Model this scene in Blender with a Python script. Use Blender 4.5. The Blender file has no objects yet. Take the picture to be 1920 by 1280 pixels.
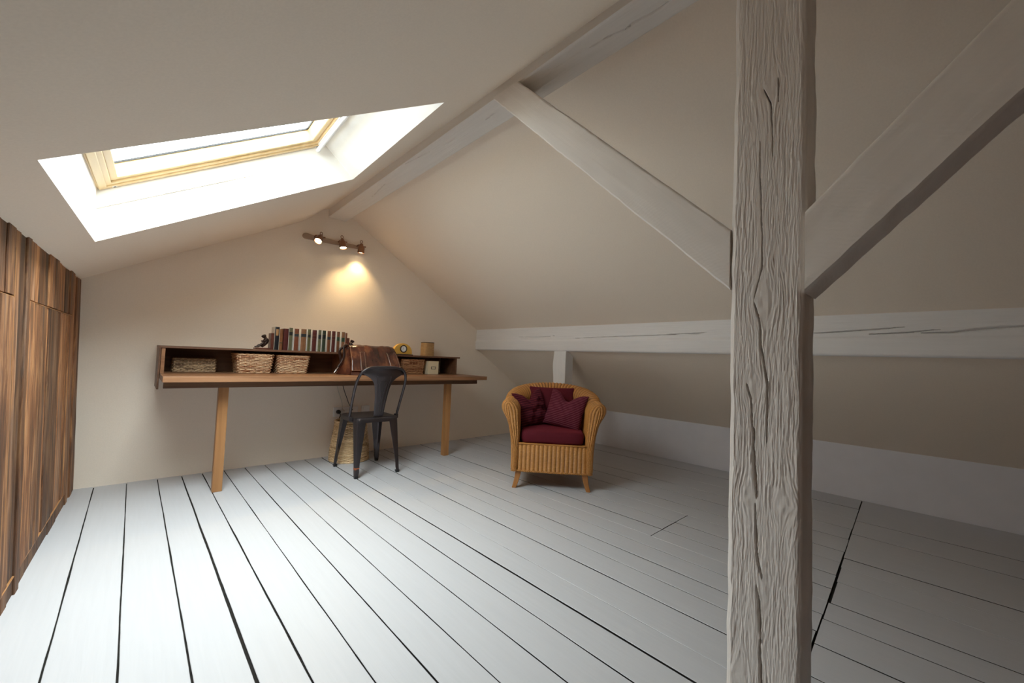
import bpy, bmesh, math, random
import numpy as np
from mathutils import Vector, Matrix, noise as mnoise

random.seed(7)
sc = bpy.context.scene
COL = sc.collection

# ------------------------------------------------------------------ camera, world, light, exposure
CAM_H = 0.95
cam_d = bpy.data.cameras.new('camera')
cam_d.sensor_width = 36.0
cam_d.lens = 755.79 / 1920 * 36.0
cam_d.clip_start = 0.02
cam = bpy.data.objects.new('camera', cam_d)
COL.objects.link(cam)
fwd = Vector((0.683, 0.729, 0.044)).normalized()
right = Vector((0.728, -0.685, 0.040))
right = (right - right.dot(fwd) * fwd).normalized()
up = right.cross(fwd)
cam.matrix_world = Matrix(((right.x, up.x, -fwd.x, 0), (right.y, up.y, -fwd.y, 0), (right.z, up.z, -fwd.z, CAM_H), (0, 0, 0, 1)))
sc.camera = cam

world = bpy.data.worlds.new('overcast_sky')
sc.world = world
world.use_nodes = True
wnt = world.node_tree
bg = wnt.nodes['Background']
bg.inputs['Color'].default_value = (0.93, 0.97, 1.0, 1)
# overcast sky, brightest overhead on the side of the hidden sun, dim near the horizon
wtc = wnt.nodes.new('ShaderNodeTexCoord')
wdot = wnt.nodes.new('ShaderNodeVectorMath'); wdot.operation = 'DOT_PRODUCT'
wdot.inputs[1].default_value = Vector((0.36, -0.05, 1.0)).normalized()
wmap = wnt.nodes.new('ShaderNodeMapRange'); wmap.inputs['From Min'].default_value = 0.22; wmap.inputs['From Max'].default_value = 1.0
wmap.inputs['To Min'].default_value = 8.0; wmap.inputs['To Max'].default_value = 45.0
wnt.links.new(wtc.outputs['Generated'], wdot.inputs[0])
wnt.links.new(wdot.outputs['Value'], wmap.inputs['Value'])
wnt.links.new(wmap.outputs[0], bg.inputs['Strength'])

vs = sc.view_settings
vs.view_transform = 'Standard'
vs.look = 'None'
vs.exposure = 0.0
vs.gamma = 1.0
vs.use_curve_mapping = False
cy = sc.cycles
cy.max_bounces = 14
cy.diffuse_bounces = 10
cy.glossy_bounces = 4
cy.transparent_max_bounces = 12
cy.sample_clamp_indirect = 6.0
cy.use_denoising = True

# ------------------------------------------------------------------ helpers: scene tree
def tag(o, label=None, cat=None, group=None, kind=None):
    if label: o['label'] = label
    if cat: o['category'] = cat
    if group: o['group'] = group
    if kind: o['kind'] = kind
    return o

def thing(name, label, cat, loc=(0, 0, 0), rotz=0.0, group=None, kind=None):
    o = bpy.data.objects.new(name, None)
    COL.objects.link(o)
    o.location = loc
    o.rotation_euler = (0, 0, rotz)
    o.empty_display_size = 0.05
    return tag(o, label, cat, group, kind)

class MB:
    """collects shapes, links them as one mesh object"""
    def __init__(s):
        s.v = []; s.f = []; s.t = []; s.cur = 0.5
    def add(s, vs_, fs_):
        n = len(s.v)
        s.v += [tuple(p) for p in vs_]
        s.t += [s.cur] * len(vs_)
        s.f += [tuple(i + n for i in f) for f in fs_]
        return s
    def box(s, x0, x1, y0, y1, z0, z1):
        return s.add([(x0, y0, z0), (x1, y0, z0), (x1, y1, z0), (x0, y1, z0), (x0, y0, z1), (x1, y0, z1), (x1, y1, z1), (x0, y1, z1)],
                     [(0, 3, 2, 1), (4, 5, 6, 7), (0, 1, 5, 4), (1, 2, 6, 5), (2, 3, 7, 6), (3, 0, 4, 7)])
    def hexa(s, p):
        return s.add(p, [(0, 3, 2, 1), (4, 5, 6, 7), (0, 1, 5, 4), (1, 2, 6, 5), (2, 3, 7, 6), (3, 0, 4, 7)])
    def tube(s, pts, r, n=8, closed=False, flat=None, up0=None):
        pts = [Vector(p) for p in pts]
        m = len(pts)
        vs_ = []
        prev = None
        for i, p in enumerate(pts):
            a = pts[(i - 1) % m] if (closed or i > 0) else pts[i]
            b = pts[(i + 1) % m] if (closed or i < m - 1) else pts[i]
            t = (b - a).normalized() if (b - a).length > 1e-9 else Vector((0, 0, 1))
            if prev is None:
                u = Vector(up0) if up0 else (Vector((0, 0, 1)) if abs(t.z) < 0.9 else Vector((0, 1, 0)))
            else:
                u = prev
            u = (u - t * u.dot(t))
            u = u.normalized() if u.length > 1e-6 else t.orthogonal().normalized()
            prev = u
            w = t.cross(u)
            rr = r(i / max(1, m - 1)) if callable(r) else r
            ra, rb = (rr, rr) if flat is None else (rr * flat[0], rr * flat[1])
            for k in range(n):
                g = 2 * math.pi * k / n
                vs_.append(p + u * (ra * math.cos(g)) + w * (rb * math.sin(g)))
        fs_ = []
        for i in range(m if closed else m - 1):
            j = (i + 1) % m
            for k in range(n):
                l = (k + 1) % n
                fs_.append((i * n + k, i * n + l, j * n + l, j * n + k))
        if not closed:
            fs_.append(tuple(range(n - 1, -1, -1)))
            fs_.append(tuple((m - 1) * n + k for k in range(n)))
        return s.add(vs_, fs_)
    def lathe(s, prof, M=None, n=24):
        """prof: list of (r, z) ; axis local z"""
        M = M or Matrix.Identity(4)
        vs_ = []; fs_ = []
        for r, z in prof:
            for k in range(n):
                g = 2 * math.pi * k / n
                vs_.append(M @ Vector((r * math.cos(g), r * math.sin(g), z)))
        for i in range(len(prof) - 1):
            for k in range(n):
                l = (k + 1) % n
                fs_.append((i * n + k, i * n + l, (i + 1) * n + l, (i + 1) * n + k))
        fs_.append(tuple(range(n - 1, -1, -1)))
        fs_.append(tuple((len(prof) - 1) * n + k for k in range(n)))
        return s.add(vs_, fs_)
    def prism(s, outline, d0, d1, axis='y'):
        """outline (a,b) extruded along axis: y -> (a,d,b), x -> (d,a,b), z -> (a,b,d)"""
        f = {'y': lambda a, b, d: (a, d, b), 'x': lambda a, b, d: (d, a, b), 'z': lambda a, b, d: (a, b, d)}[axis]
        n = len(outline)
        vs_ = [f(a, b, d0) for a, b in outline] + [f(a, b, d1) for a, b in outline]
        fs_ = [tuple(range(n - 1, -1, -1)), tuple(range(n, 2 * n))]
        fs_ += [(i, (i + 1) % n, n + (i + 1) % n, n + i) for i in range(n)]
        return s.add(vs_, fs_)
    def grid(s, P, closed_u=False, closed_v=False):
        nu = len(P); nv = len(P[0])
        fs_ = []
        for i in range(nu if closed_u else nu - 1):
            for j in range(nv if closed_v else nv - 1):
                a, b = (i + 1) % nu, (j + 1) % nv
                fs_.append((i * nv + j, a * nv + j, a * nv + b, i * nv + b))
        return s.add([p for row in P for p in row], fs_)
    def build(s, name, mat, parent=None, smooth=False, bevel=0, seg=2, sub=0, fix=True, angle=None, off=None):
        me = bpy.data.meshes.new(name)
        vs_ = s.v if off is None else [(p[0] - off[0], p[1] - off[1], p[2] - off[2]) for p in s.v]
        me.from_pydata(vs_, [], s.f)
        at = me.attributes.new('tint', 'FLOAT', 'POINT')
        at.data.foreach_set('value', s.t)
        if fix:
            bm = bmesh.new(); bm.from_mesh(me)
            bmesh.ops.recalc_face_normals(bm, faces=bm.faces)
            bm.to_mesh(me); bm.free()
        o = bpy.data.objects.new(name, me)
        COL.objects.link(o)
        if mat: me.materials.append(mat)
        if parent: o.parent = parent
        if smooth:
            me.polygons.foreach_set('use_smooth', [True] * len(me.polygons))
            if angle:
                me.set_sharp_from_angle(angle=math.radians(angle))
        if bevel:
            b = o.modifiers.new('bevel', 'BEVEL'); b.width = bevel; b.segments = seg; b.limit_method = 'ANGLE'; b.angle_limit = math.radians(40)
        if sub:
            m = o.modifiers.new('subd', 'SUBSURF'); m.levels = sub; m.render_levels = sub
        return o

def struct(o):
    o['kind'] = 'structure'
    return o

def dup(root, loc=None, rotz=None, label=None, group=None):
    r = root.copy(); COL.objects.link(r)
    if loc is not None: r.location = loc
    if rotz is not None: r.rotation_euler = (0, 0, rotz)
    if label: r['label'] = label
    if group: r['group'] = group
    for ch in list(root.children):
        c = ch.copy(); COL.objects.link(c); c.parent = r
        for g in list(ch.children):
            d = g.copy(); COL.objects.link(d); d.parent = c
    return r

def smoothpath(pts, n=8):
    """Catmull-Rom through points"""
    pts = [Vector(p) for p in pts]
    out = []
    for i in range(len(pts) - 1):
        p0 = pts[max(i - 1, 0)]; p1 = pts[i]; p2 = pts[i + 1]; p3 = pts[min(i + 2, len(pts) - 1)]
        for k in range(n):
            t = k / n
            out.append(0.5 * ((2 * p1) + (-p0 + p2) * t + (2 * p0 - 5 * p1 + 4 * p2 - p3) * t * t + (-p0 + 3 * p1 - 3 * p2 + p3) * t ** 3))
    out.append(pts[-1])
    return out

# numpy value noise
def _h(ix, iy, seed):
    n = (ix.astype(np.int64) * 374761393 + iy.astype(np.int64) * 668265263 + seed * 1442695041) & 0x7fffffff
    n = ((n ^ (n >> 13)) * 1274126177) & 0x7fffffff
    return ((n ^ (n >> 16)) & 0xffff) / 65535.0
def vnoise(x, y, seed=0):
    x = np.asarray(x, float); y = np.asarray(y, float)
    x, y = np.broadcast_arrays(x, y)
    ix = np.floor(x); iy = np.floor(y)
    fx = x - ix; fy = y - iy
    fx = fx * fx * (3 - 2 * fx); fy = fy * fy * (3 - 2 * fy)
    a = _h(ix, iy, seed); b = _h(ix + 1, iy, seed); c = _h(ix, iy + 1, seed); d = _h(ix + 1, iy + 1, seed)
    return (a * (1 - fx) + b * fx) * (1 - fy) + (c * (1 - fx) + d * fx) * fy - 0.5
def seg_dist(X, Y, pts):
    """distance to polyline and 0..1 position along it"""
    best = np.full(X.shape, 9.0); par = np.zeros(X.shape)
    n = len(pts) - 1
    for i in range(n):
        (ax, ay), (bx, by) = pts[i], pts[i + 1]
        dx, dy = bx - ax, by - ay
        L = dx * dx + dy * dy
        t = np.clip(((X - ax) * dx + (Y - ay) * dy) / L, 0, 1)
        d = np.hypot(X - ax - t * dx, Y - ay - t * dy)
        m = d < best
        best = np.where(m, d, best); par = np.where(m, (i + t) / n, par)
    return best, par

# ------------------------------------------------------------------ helpers: materials
def new_mat(name):
    m = bpy.data.materials.new(name); m.use_nodes = True
    nt = m.node_tree
    p = nt.nodes['Principled BSDF']
    return m, nt, p
def N(nt, typ, **kw):
    n = nt.nodes.new(typ)
    for k, v in kw.items():
        if hasattr(n, k) and k not in n.inputs: setattr(n, k, v)
        else: n.inputs[k].default_value = v
    return n
def ramp(nt, stops):
    r = nt.nodes.new('ShaderNodeValToRGB')
    e = r.color_ramp.elements
    while len(e) < len(stops): e.new(0.5)
    for i, (p, c) in enumerate(stops):
        e[i].position = p
        e[i].color = (*c, 1) if len(c) == 3 else c
    return r
def coords(nt, scale=(1, 1, 1), rot=(0, 0, 0), loc=(0, 0, 0)):
    tc = nt.nodes.new('ShaderNodeTexCoord')
    mp = nt.nodes.new('ShaderNodeMapping')
    mp.inputs['Scale'].default_value = scale
    mp.inputs['Rotation'].default_value = rot
    mp.inputs['Location'].default_value = loc
    nt.links.new(tc.outputs['Object'], mp.inputs['Vector'])
    return mp.outputs['Vector']
def bump(nt, p, h, strength=0.3, dist=0.01):
    b = nt.nodes.new('ShaderNodeBump')
    b.inputs['Strength'].default_value = strength
    b.inputs['Distance'].default_value = dist
    nt.links.new(h, b.inputs['Height'])
    nt.links.new(b.outputs['Normal'], p.inputs['Normal'])
    return b
def mixc(nt, fac, a, b, blend='MIX'):
    m = nt.nodes.new('ShaderNodeMix'); m.data_type = 'RGBA'; m.blend_type = blend
    for sock, val in ((m.inputs[0], fac), (m.inputs[6], a), (m.inputs[7], b)):
        if hasattr(val, 'links') or hasattr(val, 'is_linked'): nt.links.new(val, sock)
        elif isinstance(val, (tuple, list)): sock.default_value = (*val, 1) if len(val) == 3 else val
        else: sock.default_value = val
    return m.outputs[2]

def plain(name, col, rough=0.6, metal=0.0, spec=0.5, nscale=None, nstr=0.1, coat=0.0):
    m, nt, p = new_mat(name)
    p.inputs['Base Color'].default_value = (*col, 1)
    p.inputs['Roughness'].default_value = rough
    p.inputs['Metallic'].default_value = metal
    p.inputs['Specular IOR Level'].default_value = spec
    p.inputs['Coat Weight'].default_value = coat
    if nscale:
        n = N(nt, 'ShaderNodeTexNoise', Scale=nscale, Detail=4.0)
        nt.links.new(coords(nt), n.inputs['Vector'])
        bump(nt, p, n.outputs['Fac'], nstr, 0.01)
        c = mixc(nt, n.outputs['Fac'], tuple(x * 0.94 for x in col), tuple(min(1, x * 1.05) for x in col))
        nt.links.new(c, p.inputs['Base Color'])
    return m

def wood(name, dark, mid, light, axis='x', scale=1.0, rough=0.5, bstr=0.15, tint=False, cont=1.0, grey=None, coat=0.0, tmin=0.5, tmax=1.5, along=1.2):
    """grain runs along the axis (object coordinates)"""
    m, nt, p = new_mat(name)
    a, b = along * scale, 26 * scale
    sc_ = {'x': (a, b, b), 'y': (b, a, b), 'z': (b, b, a)}[axis]
    v = coords(nt, sc_)
    vec = v
    if tint:
        at = N(nt, 'ShaderNodeAttribute', attribute_name='tint')
        addv = N(nt, 'ShaderNodeVectorMath', operation='MULTIPLY_ADD')
        nt.links.new(at.outputs['Fac'], addv.inputs[0])
        addv.inputs[1].default_value = (37.0, 53.0, 41.0)
        nt.links.new(v, addv.inputs[2])
        vec = addv.outputs[0]
    n = N(nt, 'ShaderNodeTexNoise', Scale=1.0, Detail=7.0, Roughness=0.62, Distortion=0.6)
    nt.links.new(vec, n.inputs['Vector'])
    r = ramp(nt, [(0.5 - 0.22 / cont, dark), (0.5, mid), (0.5 + 0.2 / cont, light)])
    nt.links.new(n.outputs['Fac'], r.inputs['Fac'])
    col = r.outputs['Color']
    n2 = N(nt, 'ShaderNodeTexNoise', Scale=0.16, Detail=3.0)
    nt.links.new(vec, n2.inputs['Vector'])
    col = mixc(nt, 0.35, col, mixc(nt, n2.outputs['Fac'], dark, light))
    if grey:
        n3 = N(nt, 'ShaderNodeTexNoise', Scale=0.42, Detail=6.0, Roughness=0.7)
        nt.links.new(vec, n3.inputs['Vector'])
        r3 = ramp(nt, [(0.52, (0, 0, 0)), (0.72, (1, 1, 1))])
        nt.links.new(n3.outputs['Fac'], r3.inputs['Fac'])
        mm = N(nt, 'ShaderNodeMath', operation='MULTIPLY'); mm.inputs[1].default_value = 0.42
        nt.links.new(r3.outputs['Color'], mm.inputs[0])
        col = mixc(nt, mm.outputs[0], col, grey)
    if tint:
        hs = N(nt, 'ShaderNodeMapRange'); hs.inputs['To Min'].default_value = tmin; hs.inputs['To Max'].default_value = tmax
        nt.links.new(at.outputs['Fac'], hs.inputs['Value'])
        hv = N(nt, 'ShaderNodeHueSaturation')
        nt.links.new(hs.outputs[0], hv.inputs['Value'])
        nt.links.new(col, hv.inputs['Color'])
        col = hv.outputs['Color']
    nt.links.new(col, p.inputs['Base Color'])
    p.inputs['Roughness'].default_value = rough
    p.inputs['Coat Weight'].default_value = coat
    bump(nt, p, n.outputs['Fac'], bstr, 0.01)
    return m

def painted_wood(name, col, axis='x', rough=0.55, bstr=0.25, saw=False, dist=0.006):
    m, nt, p = new_mat(name)
    sc_ = {'x': (3, 60, 60), 'y': (60, 3, 60), 'z': (60, 60, 3)}[axis]
    v = coords(nt, sc_)
    n = N(nt, 'ShaderNodeTexNoise', Scale=1.0, Detail=5.0, Roughness=0.6, Distortion=0.4)
    nt.links.new(v, n.inputs['Vector'])
    h = n.outputs['Fac']
    if saw:
        w = N(nt, 'ShaderNodeTexWave', wave_type='RINGS', rings_direction='SPHERICAL')
        w.inputs['Scale'].default_value = 30.0; w.inputs['Distortion'].default_value = 5.0; w.inputs['Detail'].default_value = 2.0
        w.inputs['Detail Scale'].default_value = 2.0
        nt.links.new(coords(nt, (1, 1, 1), loc=(0.35, 0, 0.22)), w.inputs['Vector'])
        ad = N(nt, 'ShaderNodeMath', operation='MULTIPLY_ADD'); ad.inputs[1].default_value = 0.13
        nt.links.new(w.outputs['Fac'], ad.inputs[0]); nt.links.new(n.outputs['Fac'], ad.inputs[2])
        h = ad.outputs[0]
    c = mixc(nt, n.outputs['Fac'], tuple(x * 0.93 for x in col), tuple(min(1, x * 1.05) for x in col))
    nt.links.new(c, p.inputs['Base Color'])
    p.inputs['Roughness'].default_value = rough
    bump(nt, p, h, bstr, dist)
    return m

def tinted(name, c0, c1, rough=0.55, nscale=60, bstr=0.2, stretch=None):
    """strand colour picked between two colours by each strand's own tint"""
    m, nt, p = new_mat(name)
    at = N(nt, 'ShaderNodeAttribute', attribute_name='tint')
    n = N(nt, 'ShaderNodeTexNoise', Scale=nscale, Detail=3.0)
    nt.links.new(coords(nt, stretch or (1, 1, 1)), n.inputs['Vector'])
    ad = N(nt, 'ShaderNodeMath', operation='MULTIPLY_ADD'); ad.inputs[1].default_value = 0.5
    sb = N(nt, 'ShaderNodeMath', operation='SUBTRACT'); sb.inputs[1].default_value = 0.5
    nt.links.new(n.outputs['Fac'], sb.inputs[0])
    nt.links.new(sb.outputs[0], ad.inputs[0]); nt.links.new(at.outputs['Fac'], ad.inputs[2])
    ad.use_clamp = True
    nt.links.new(mixc(nt, ad.outputs[0], c0, c1), p.inputs['Base Color'])
    p.inputs['Roughness'].default_value = rough
    bump(nt, p, n.outputs['Fac'], bstr, 0.003)
    return m

M = {}
M['plaster'] = plain('wall_paint', (0.875, 0.780, 0.668), 0.9, spec=0.2, nscale=160, nstr=0.04)
M['plaster_cool'] = plain('knee_wall_paint', (0.74, 0.73, 0.77), 0.85, spec=0.25, nscale=9, nstr=0.05)
M['lining'] = plain('window_lining_paint', (0.86, 0.845, 0.81), 0.8, spec=0.3, nscale=14, nstr=0.04)
M['beam'] = painted_wood('painted_beam', (0.78, 0.75, 0.71), 'x')
M['brace'] = painted_wood('painted_brace', (0.85, 0.805, 0.755), 'x', saw=True, bstr=0.20)
M['post'] = painted_wood('painted_post', (0.76, 0.715, 0.675), 'z', bstr=0.35)
M['strut'] = painted_wood('painted_strut', (0.78, 0.765, 0.75), 'z', bstr=0.25)
M['floor'] = painted_wood('painted_floor', (0.505, 0.51, 0.53), 'y', rough=0.42, bstr=0.12)
M['dark'] = plain('dark_gap', (0.02, 0.018, 0.016), 0.95, spec=0.1)
M['panel'] = wood('reclaimed_planks', (0.045, 0.014, 0.005), (0.225, 0.080, 0.026), (0.48, 0.235, 0.095), 'z', 1.15, rough=0.7, bstr=0.5, tint=True, cont=2.0, grey=(0.46, 0.36, 0.28), tmin=0.30, tmax=1.2, along=2.6)
M['desk'] = wood('desk_wood', (0.12, 0.052, 0.024), (0.22, 0.105, 0.050), (0.31, 0.16, 0.080), 'x', 0.8, rough=0.42, bstr=0.08, tint=True, cont=1.6)
M['deskdark'] = wood('desk_shelf_wood', (0.075, 0.032, 0.017), (0.14, 0.065, 0.034), (0.22, 0.11, 0.06), 'x', 0.8, rough=0.45, bstr=0.08, tint=True)
M['pine'] = wood('pine_leg_wood', (0.23, 0.100, 0.034), (0.37, 0.175, 0.062), (0.48, 0.25, 0.098), 'z', 0.7, rough=0.45, bstr=0.06, tint=True)
M['frame'] = wood('pine_window_frame', (0.62, 0.42, 0.19), (0.72, 0.53, 0.28), (0.80, 0.63, 0.38), 'y', 0.5, rough=0.4, bstr=0.03)
M['gunmetal'] = plain('gunmetal', (0.082, 0.071, 0.075), 0.32, metal=0.8, nscale=30, nstr=0.05)
M['rust'] = plain('rust', (0.33, 0.10, 0.04), 0.6, metal=0.3)
M['black'] = plain('black_plastic', (0.012, 0.012, 0.013), 0.45)
M['white'] = plain('white_plastic', (0.90, 0.89, 0.87), 0.4)
M['copper'] = plain('aged_copper', (0.30, 0.16, 0.10), 0.28, metal=0.9)
M['railmetal'] = plain('brushed_rail_metal', (0.40, 0.29, 0.21), 0.4, metal=0.35)
M['bronze'] = plain('dark_bronze', (0.055, 0.035, 0.028), 0.35, metal=0.6)
M['steel'] = plain('polished_steel', (0.75, 0.75, 0.76), 0.18, metal=1.0)
M['whitemetal'] = plain('white_lacquer', (0.86, 0.86, 0.86), 0.3)

# ------------------------------------------------------------------ the room
YB, YF = 3.83, -1.15
def panel_x(y, z): return -0.229 - 0.030 * (YB - y) - 0.033 * z
XR = 4.04
def zl(x):   # left slope
    pts = [(-0.75, 1.092), (0.93, 2.031), (1.0, 2.076), (1.08, 2.142), (1.17, 2.225), (1.26, 2.270), (1.367, 2.279)]
    for (a, za), (b, zb) in zip(pts, pts[1:]):
        if x <= b: return za + (zb - za) * (x - a) / (b - a)
    return 2.279
def zr(x): return 1.958 - 0.609 * (x - 1.895)
XP, ZPT, ZPB = 3.005, 1.282, 1.047     # purlin face
def zlow(x): return ZPB + (x - (XP + 0.015)) * (0.400 - ZPB) / (XR - XP - 0.015)

# back wall and wall behind the camera: gable outline
gable = [(-0.78, -0.06), (XR + 0.10, -0.06), (XR + 0.10, 0.45), (XP + 0.10, 1.16), (XP + 0.10, zr(XP + 0.10) + 0.10), (1.367, 2.40), (1.17, 2.33), (0.93, 2.13), (-0.78, 1.16)]
b = MB(); b.prism(gable, YB, YB + 0.12, 'y'); struct(b.build('wall_back', M['plaster']))
b = MB(); b.prism(gable, YF - 0.12, YF, 'y'); struct(b.build('wall_front', M['panel']))
# knee wall
b = MB(); b.box(XR, XR + 0.1, YF, YB, -0.06, 0.40); struct(b.build('wall_right', M['plaster_cool']))
# eaves slope below the purlin, and right slope above it
def slab(name, prof, y0, y1, t, mat):
    b_ = MB()
    lo = list(prof); hi = [(x, z + t) for x, z in reversed(prof)]
    b_.prism(lo + hi, y0, y1, 'y')
    return struct(b_.build(name, mat))
slab('ceiling_eaves', [(XP + 0.015, ZPB + 0.005), (XR + 0.1, zlow(XR + 0.1))], YF, YB, 0.12, M['plaster'])
slab('ceiling_right', [(1.30, zr(1.30)), (XP + 0.10, zr(XP + 0.10))], YF, YB, 0.12, M['plaster'])
# left slope with the skylight hole (quad corners measured on the slope)
SK = [(-0.203, 1.552), (0.886, 1.418), (0.949, 2.540), (-0.161, 2.733)]      # low-near, high-near, high-far, low-far
XS = [-0.75, 0.93, 1.0, 1.08, 1.17, 1.26, 1.40]
b = MB()
bmx = bmesh.new()
def P3(x, y): return (x, y, zl(x))
o4 = [P3(-0.75, YF), P3(0.99, YF), P3(0.99, YB), P3(-0.75, YB)]
i4 = [(x, y, 1.515 + 0.559 * x) for x, y in SK]
o4 = [(p[0], p[1], 1.515 + 0.559 * p[0]) for p in o4]
for k in range(4):
    l = (k + 1) % 4
    b.add([o4[k], o4[l], i4[l], i4[k]], [(0, 1, 2, 3)])
cur = [(0.99, 1.515 + 0.559 * 0.99), (1.04, 2.104), (1.09, 2.146), (1.14, 2.196), (1.19, 2.238), (1.26, 2.268), (1.42, 2.285)]
for (xa, za), (xb, zb) in zip(cur, cur[1:]):
    b.add([(xa, YF, za), (xb, YF, zb), (xb, YB, zb), (xa, YB, za)], [(0, 1, 2, 3)])
oc = b.build('ceiling_left', M['plaster'], smooth=True, fix=False)
bmx = bmesh.new(); bmx.from_mesh(oc.data); bmesh.ops.remove_doubles(bmx, verts=bmx.verts, dist=1e-4)
for f_ in bmx.faces:
    if f_.normal.z > 0: f_.normal_flip()
bmx.to_mesh(oc.data); bmx.free()
so = oc.modifiers.new('thickness', 'SOLIDIFY'); so.thickness = 0.14; so.offset = -1.0; so.use_rim = False
struct(oc)

# floor: separate painted boards with gaps, dark fill below
GX = [-0.62, -0.46, -0.295, -0.135, 0.022, 0.179, 0.313, 0.434, 0.569, 0.706, 0.845, 0.998, 1.150, 1.291, 1.428, 1.604, 1.757, 1.885, 2.03, 2.16, 2.30, 2.465, 2.645, 2.815, 3.04, 3.25, 3.48, 3.76, XR]
GXR = [1.604, 1.80, 2.000, 2.155, 2.392, 2.583, 2.722, 2.93, 3.163, 3.46, 3.72, XR]
GW = {0.022: 0.0045, 0.179: 0.005, 0.313: 0.0065, 0.434: 0.005, 0.569: 0.005, 0.706: 0.0045, 0.845: 0.005, 1.150: 0.0045, 1.291: 0.0065, 1.604: 0.005, 2.722: 0.005, 2.392: 0.004}
def gapw(x): return GW.get(x, 0.0044 if x < 1.9 else 0.0056)
def joint_y(x): return 0.232 + 0.0439 * x
fl = MB()
def board(xa, xb, y0, y1, ga, gb, seed, e0=None, e1=None):
    n = max(2, int((y1 - y0) / 0.06))
    dz = random.uniform(-0.0015, 0.0012)
    c = 0.0013
    rows = []
    for i in range(n + 1):
        t = i / n
        def ww(k): return 0.0016 * mnoise.noise((seed * 7.3 + k * 31.7, (y0 + (y1 - y0) * t) * 3.1, 0.0)) + 0.0007 * mnoise.noise((seed * 3.3 + k * 11.7, (y0 + (y1 - y0) * t) * 17.0, 5.0))
        l = xa + ga / 2 + ww(0); r = xb - gb / 2 + ww(1)
        if ga > 0.006: l += 0.0035 * max(0, math.sin((t * 2.4) + seed))
        m_ = (l + r) / 2
        row = []
        for x, z in ((l, -0.022), (l, -c + dz), (l + c, dz), (m_, dz + 0.0006), (r - c, dz), (r, -c + dz), (r, -0.022)):
            ya = y0 if e0 is None else e0(x); yb = y1 if e1 is None else e1(x)
            row.append((x, ya + (yb - ya) * t, z))
        rows.append(row)
    fl.grid(rows, closed_v=True)
    k = len(rows[0]); base = len(fl.v) - k * (n + 1)
    fl.f.append(tuple(base + j for j in range(k - 1, -1, -1)))
    fl.f.append(tuple(base + n * k + j for j in range(k)))
for i in range(len(GX) - 1):
    a, c = GX[i], GX[i + 1]
    s_ = i + 1
    if c <= 1.61:
        board(a, c, YF, YB, gapw(a), gapw(c), s_)
    else:
        je = lambda x, q=random.uniform(0.0015, 0.006): joint_y(x) + q
        if a > 2.1 and c < 2.66:
            board(a, c, 1.116, YB, gapw(a), gapw(c), s_)
            board(a, c, 0, 1.112, gapw(a), gapw(c), s_ + 50, e0=je)
        else:
            board(a, c, 0, YB, gapw(a), gapw(c), s_, e0=je)
JW = {2: 0.003, 3: 0.010, 4: 0.007, 5: 0.004, 6: 0.003}
for i in range(len(GXR) - 1):
    a, c = GXR[i], GXR[i + 1]
    board(a, c, YF, 0, gapw(a), gapw(c), i + 100, e1=lambda x, q=JW.get(i, 0.0015): joint_y(x) - q)
fo = fl.build('floor', M['floor'], smooth=True, angle=35, fix=True)
struct(fo)
fo.data.materials.append(M['dark'])      # near-black gap sides: shade between the boards put into their colour
for pl_ in fo.data.polygons:
    if abs(pl_.normal.z) < 0.3 and pl_.center.z < -0.004: pl_.material_index = 1
b = MB(); b.box(-0.7, XR + 0.1, YF, YB, -0.06, -0.007); struct(b.build('floor_gap_shade', M['dark']))  # near-black fill stands for the shade down in the gaps

# left wall: reclaimed planks of uneven thickness, with flush doors
b = MB(); b.box(-0.80, -0.70, YF, YB, -0.06, 1.2); struct(b.build('wall_left_outer', M['plaster']))
def planks(name, y0, y1, z0, z1, widths=(0.05, 0.11), jag=0.0, gap=0.001, seed=1, topj=0.0):
    rnd = random.Random(seed)
    b_ = MB()
    y = y0
    while y < y1 - 0.004:
        w = rnd.uniform(*widths)
        if y + w > y1 - 0.03: w = y1 - y
        b_.cur = rnd.random()
        d = rnd.uniform(-0.003, 0.005)
        n = 24
        rows = []
        zt = z1 + rnd.uniform(-topj, topj)
        for i in range(n + 1):
            z = z0 + (zt - z0) * i / n
            e = 0.0015 * mnoise.noise((y * 9, z * 6, seed))
            f0 = d + 0.0016 * mnoise.noise((y * 17, z * 5, 3.0)); f1 = d + 0.0016 * mnoise.noise((y * 17 + 9, z * 5, 7.0))
            ya, yb = y + gap / 2 + e, y + w - gap / 2 + e
            xa, xb = panel_x(ya, z), panel_x(yb, z)
            rows.append([(xa - 0.04, ya, z), (xa + f0 - 0.003, ya, z), (xa + f0, ya + 0.003, z), (xb + f1, yb - 0.003, z), (xb + f1 - 0.003, yb, z), (xb - 0.04, yb, z)])
        b_.grid(rows, closed_v=True)
        base = len(b_.v) - 6 * (n + 1)
        b_.f.append(tuple(base + j for j in range(5, -1, -1)))
        b_.f.append(tuple(base + n * 6 + j for j in range(6)))
        y += w
    return struct(b_.build(name, M['panel'], smooth=True, angle=30))
zt_, zh, zb_ = 1.352, 1.100, 0.072
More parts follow.
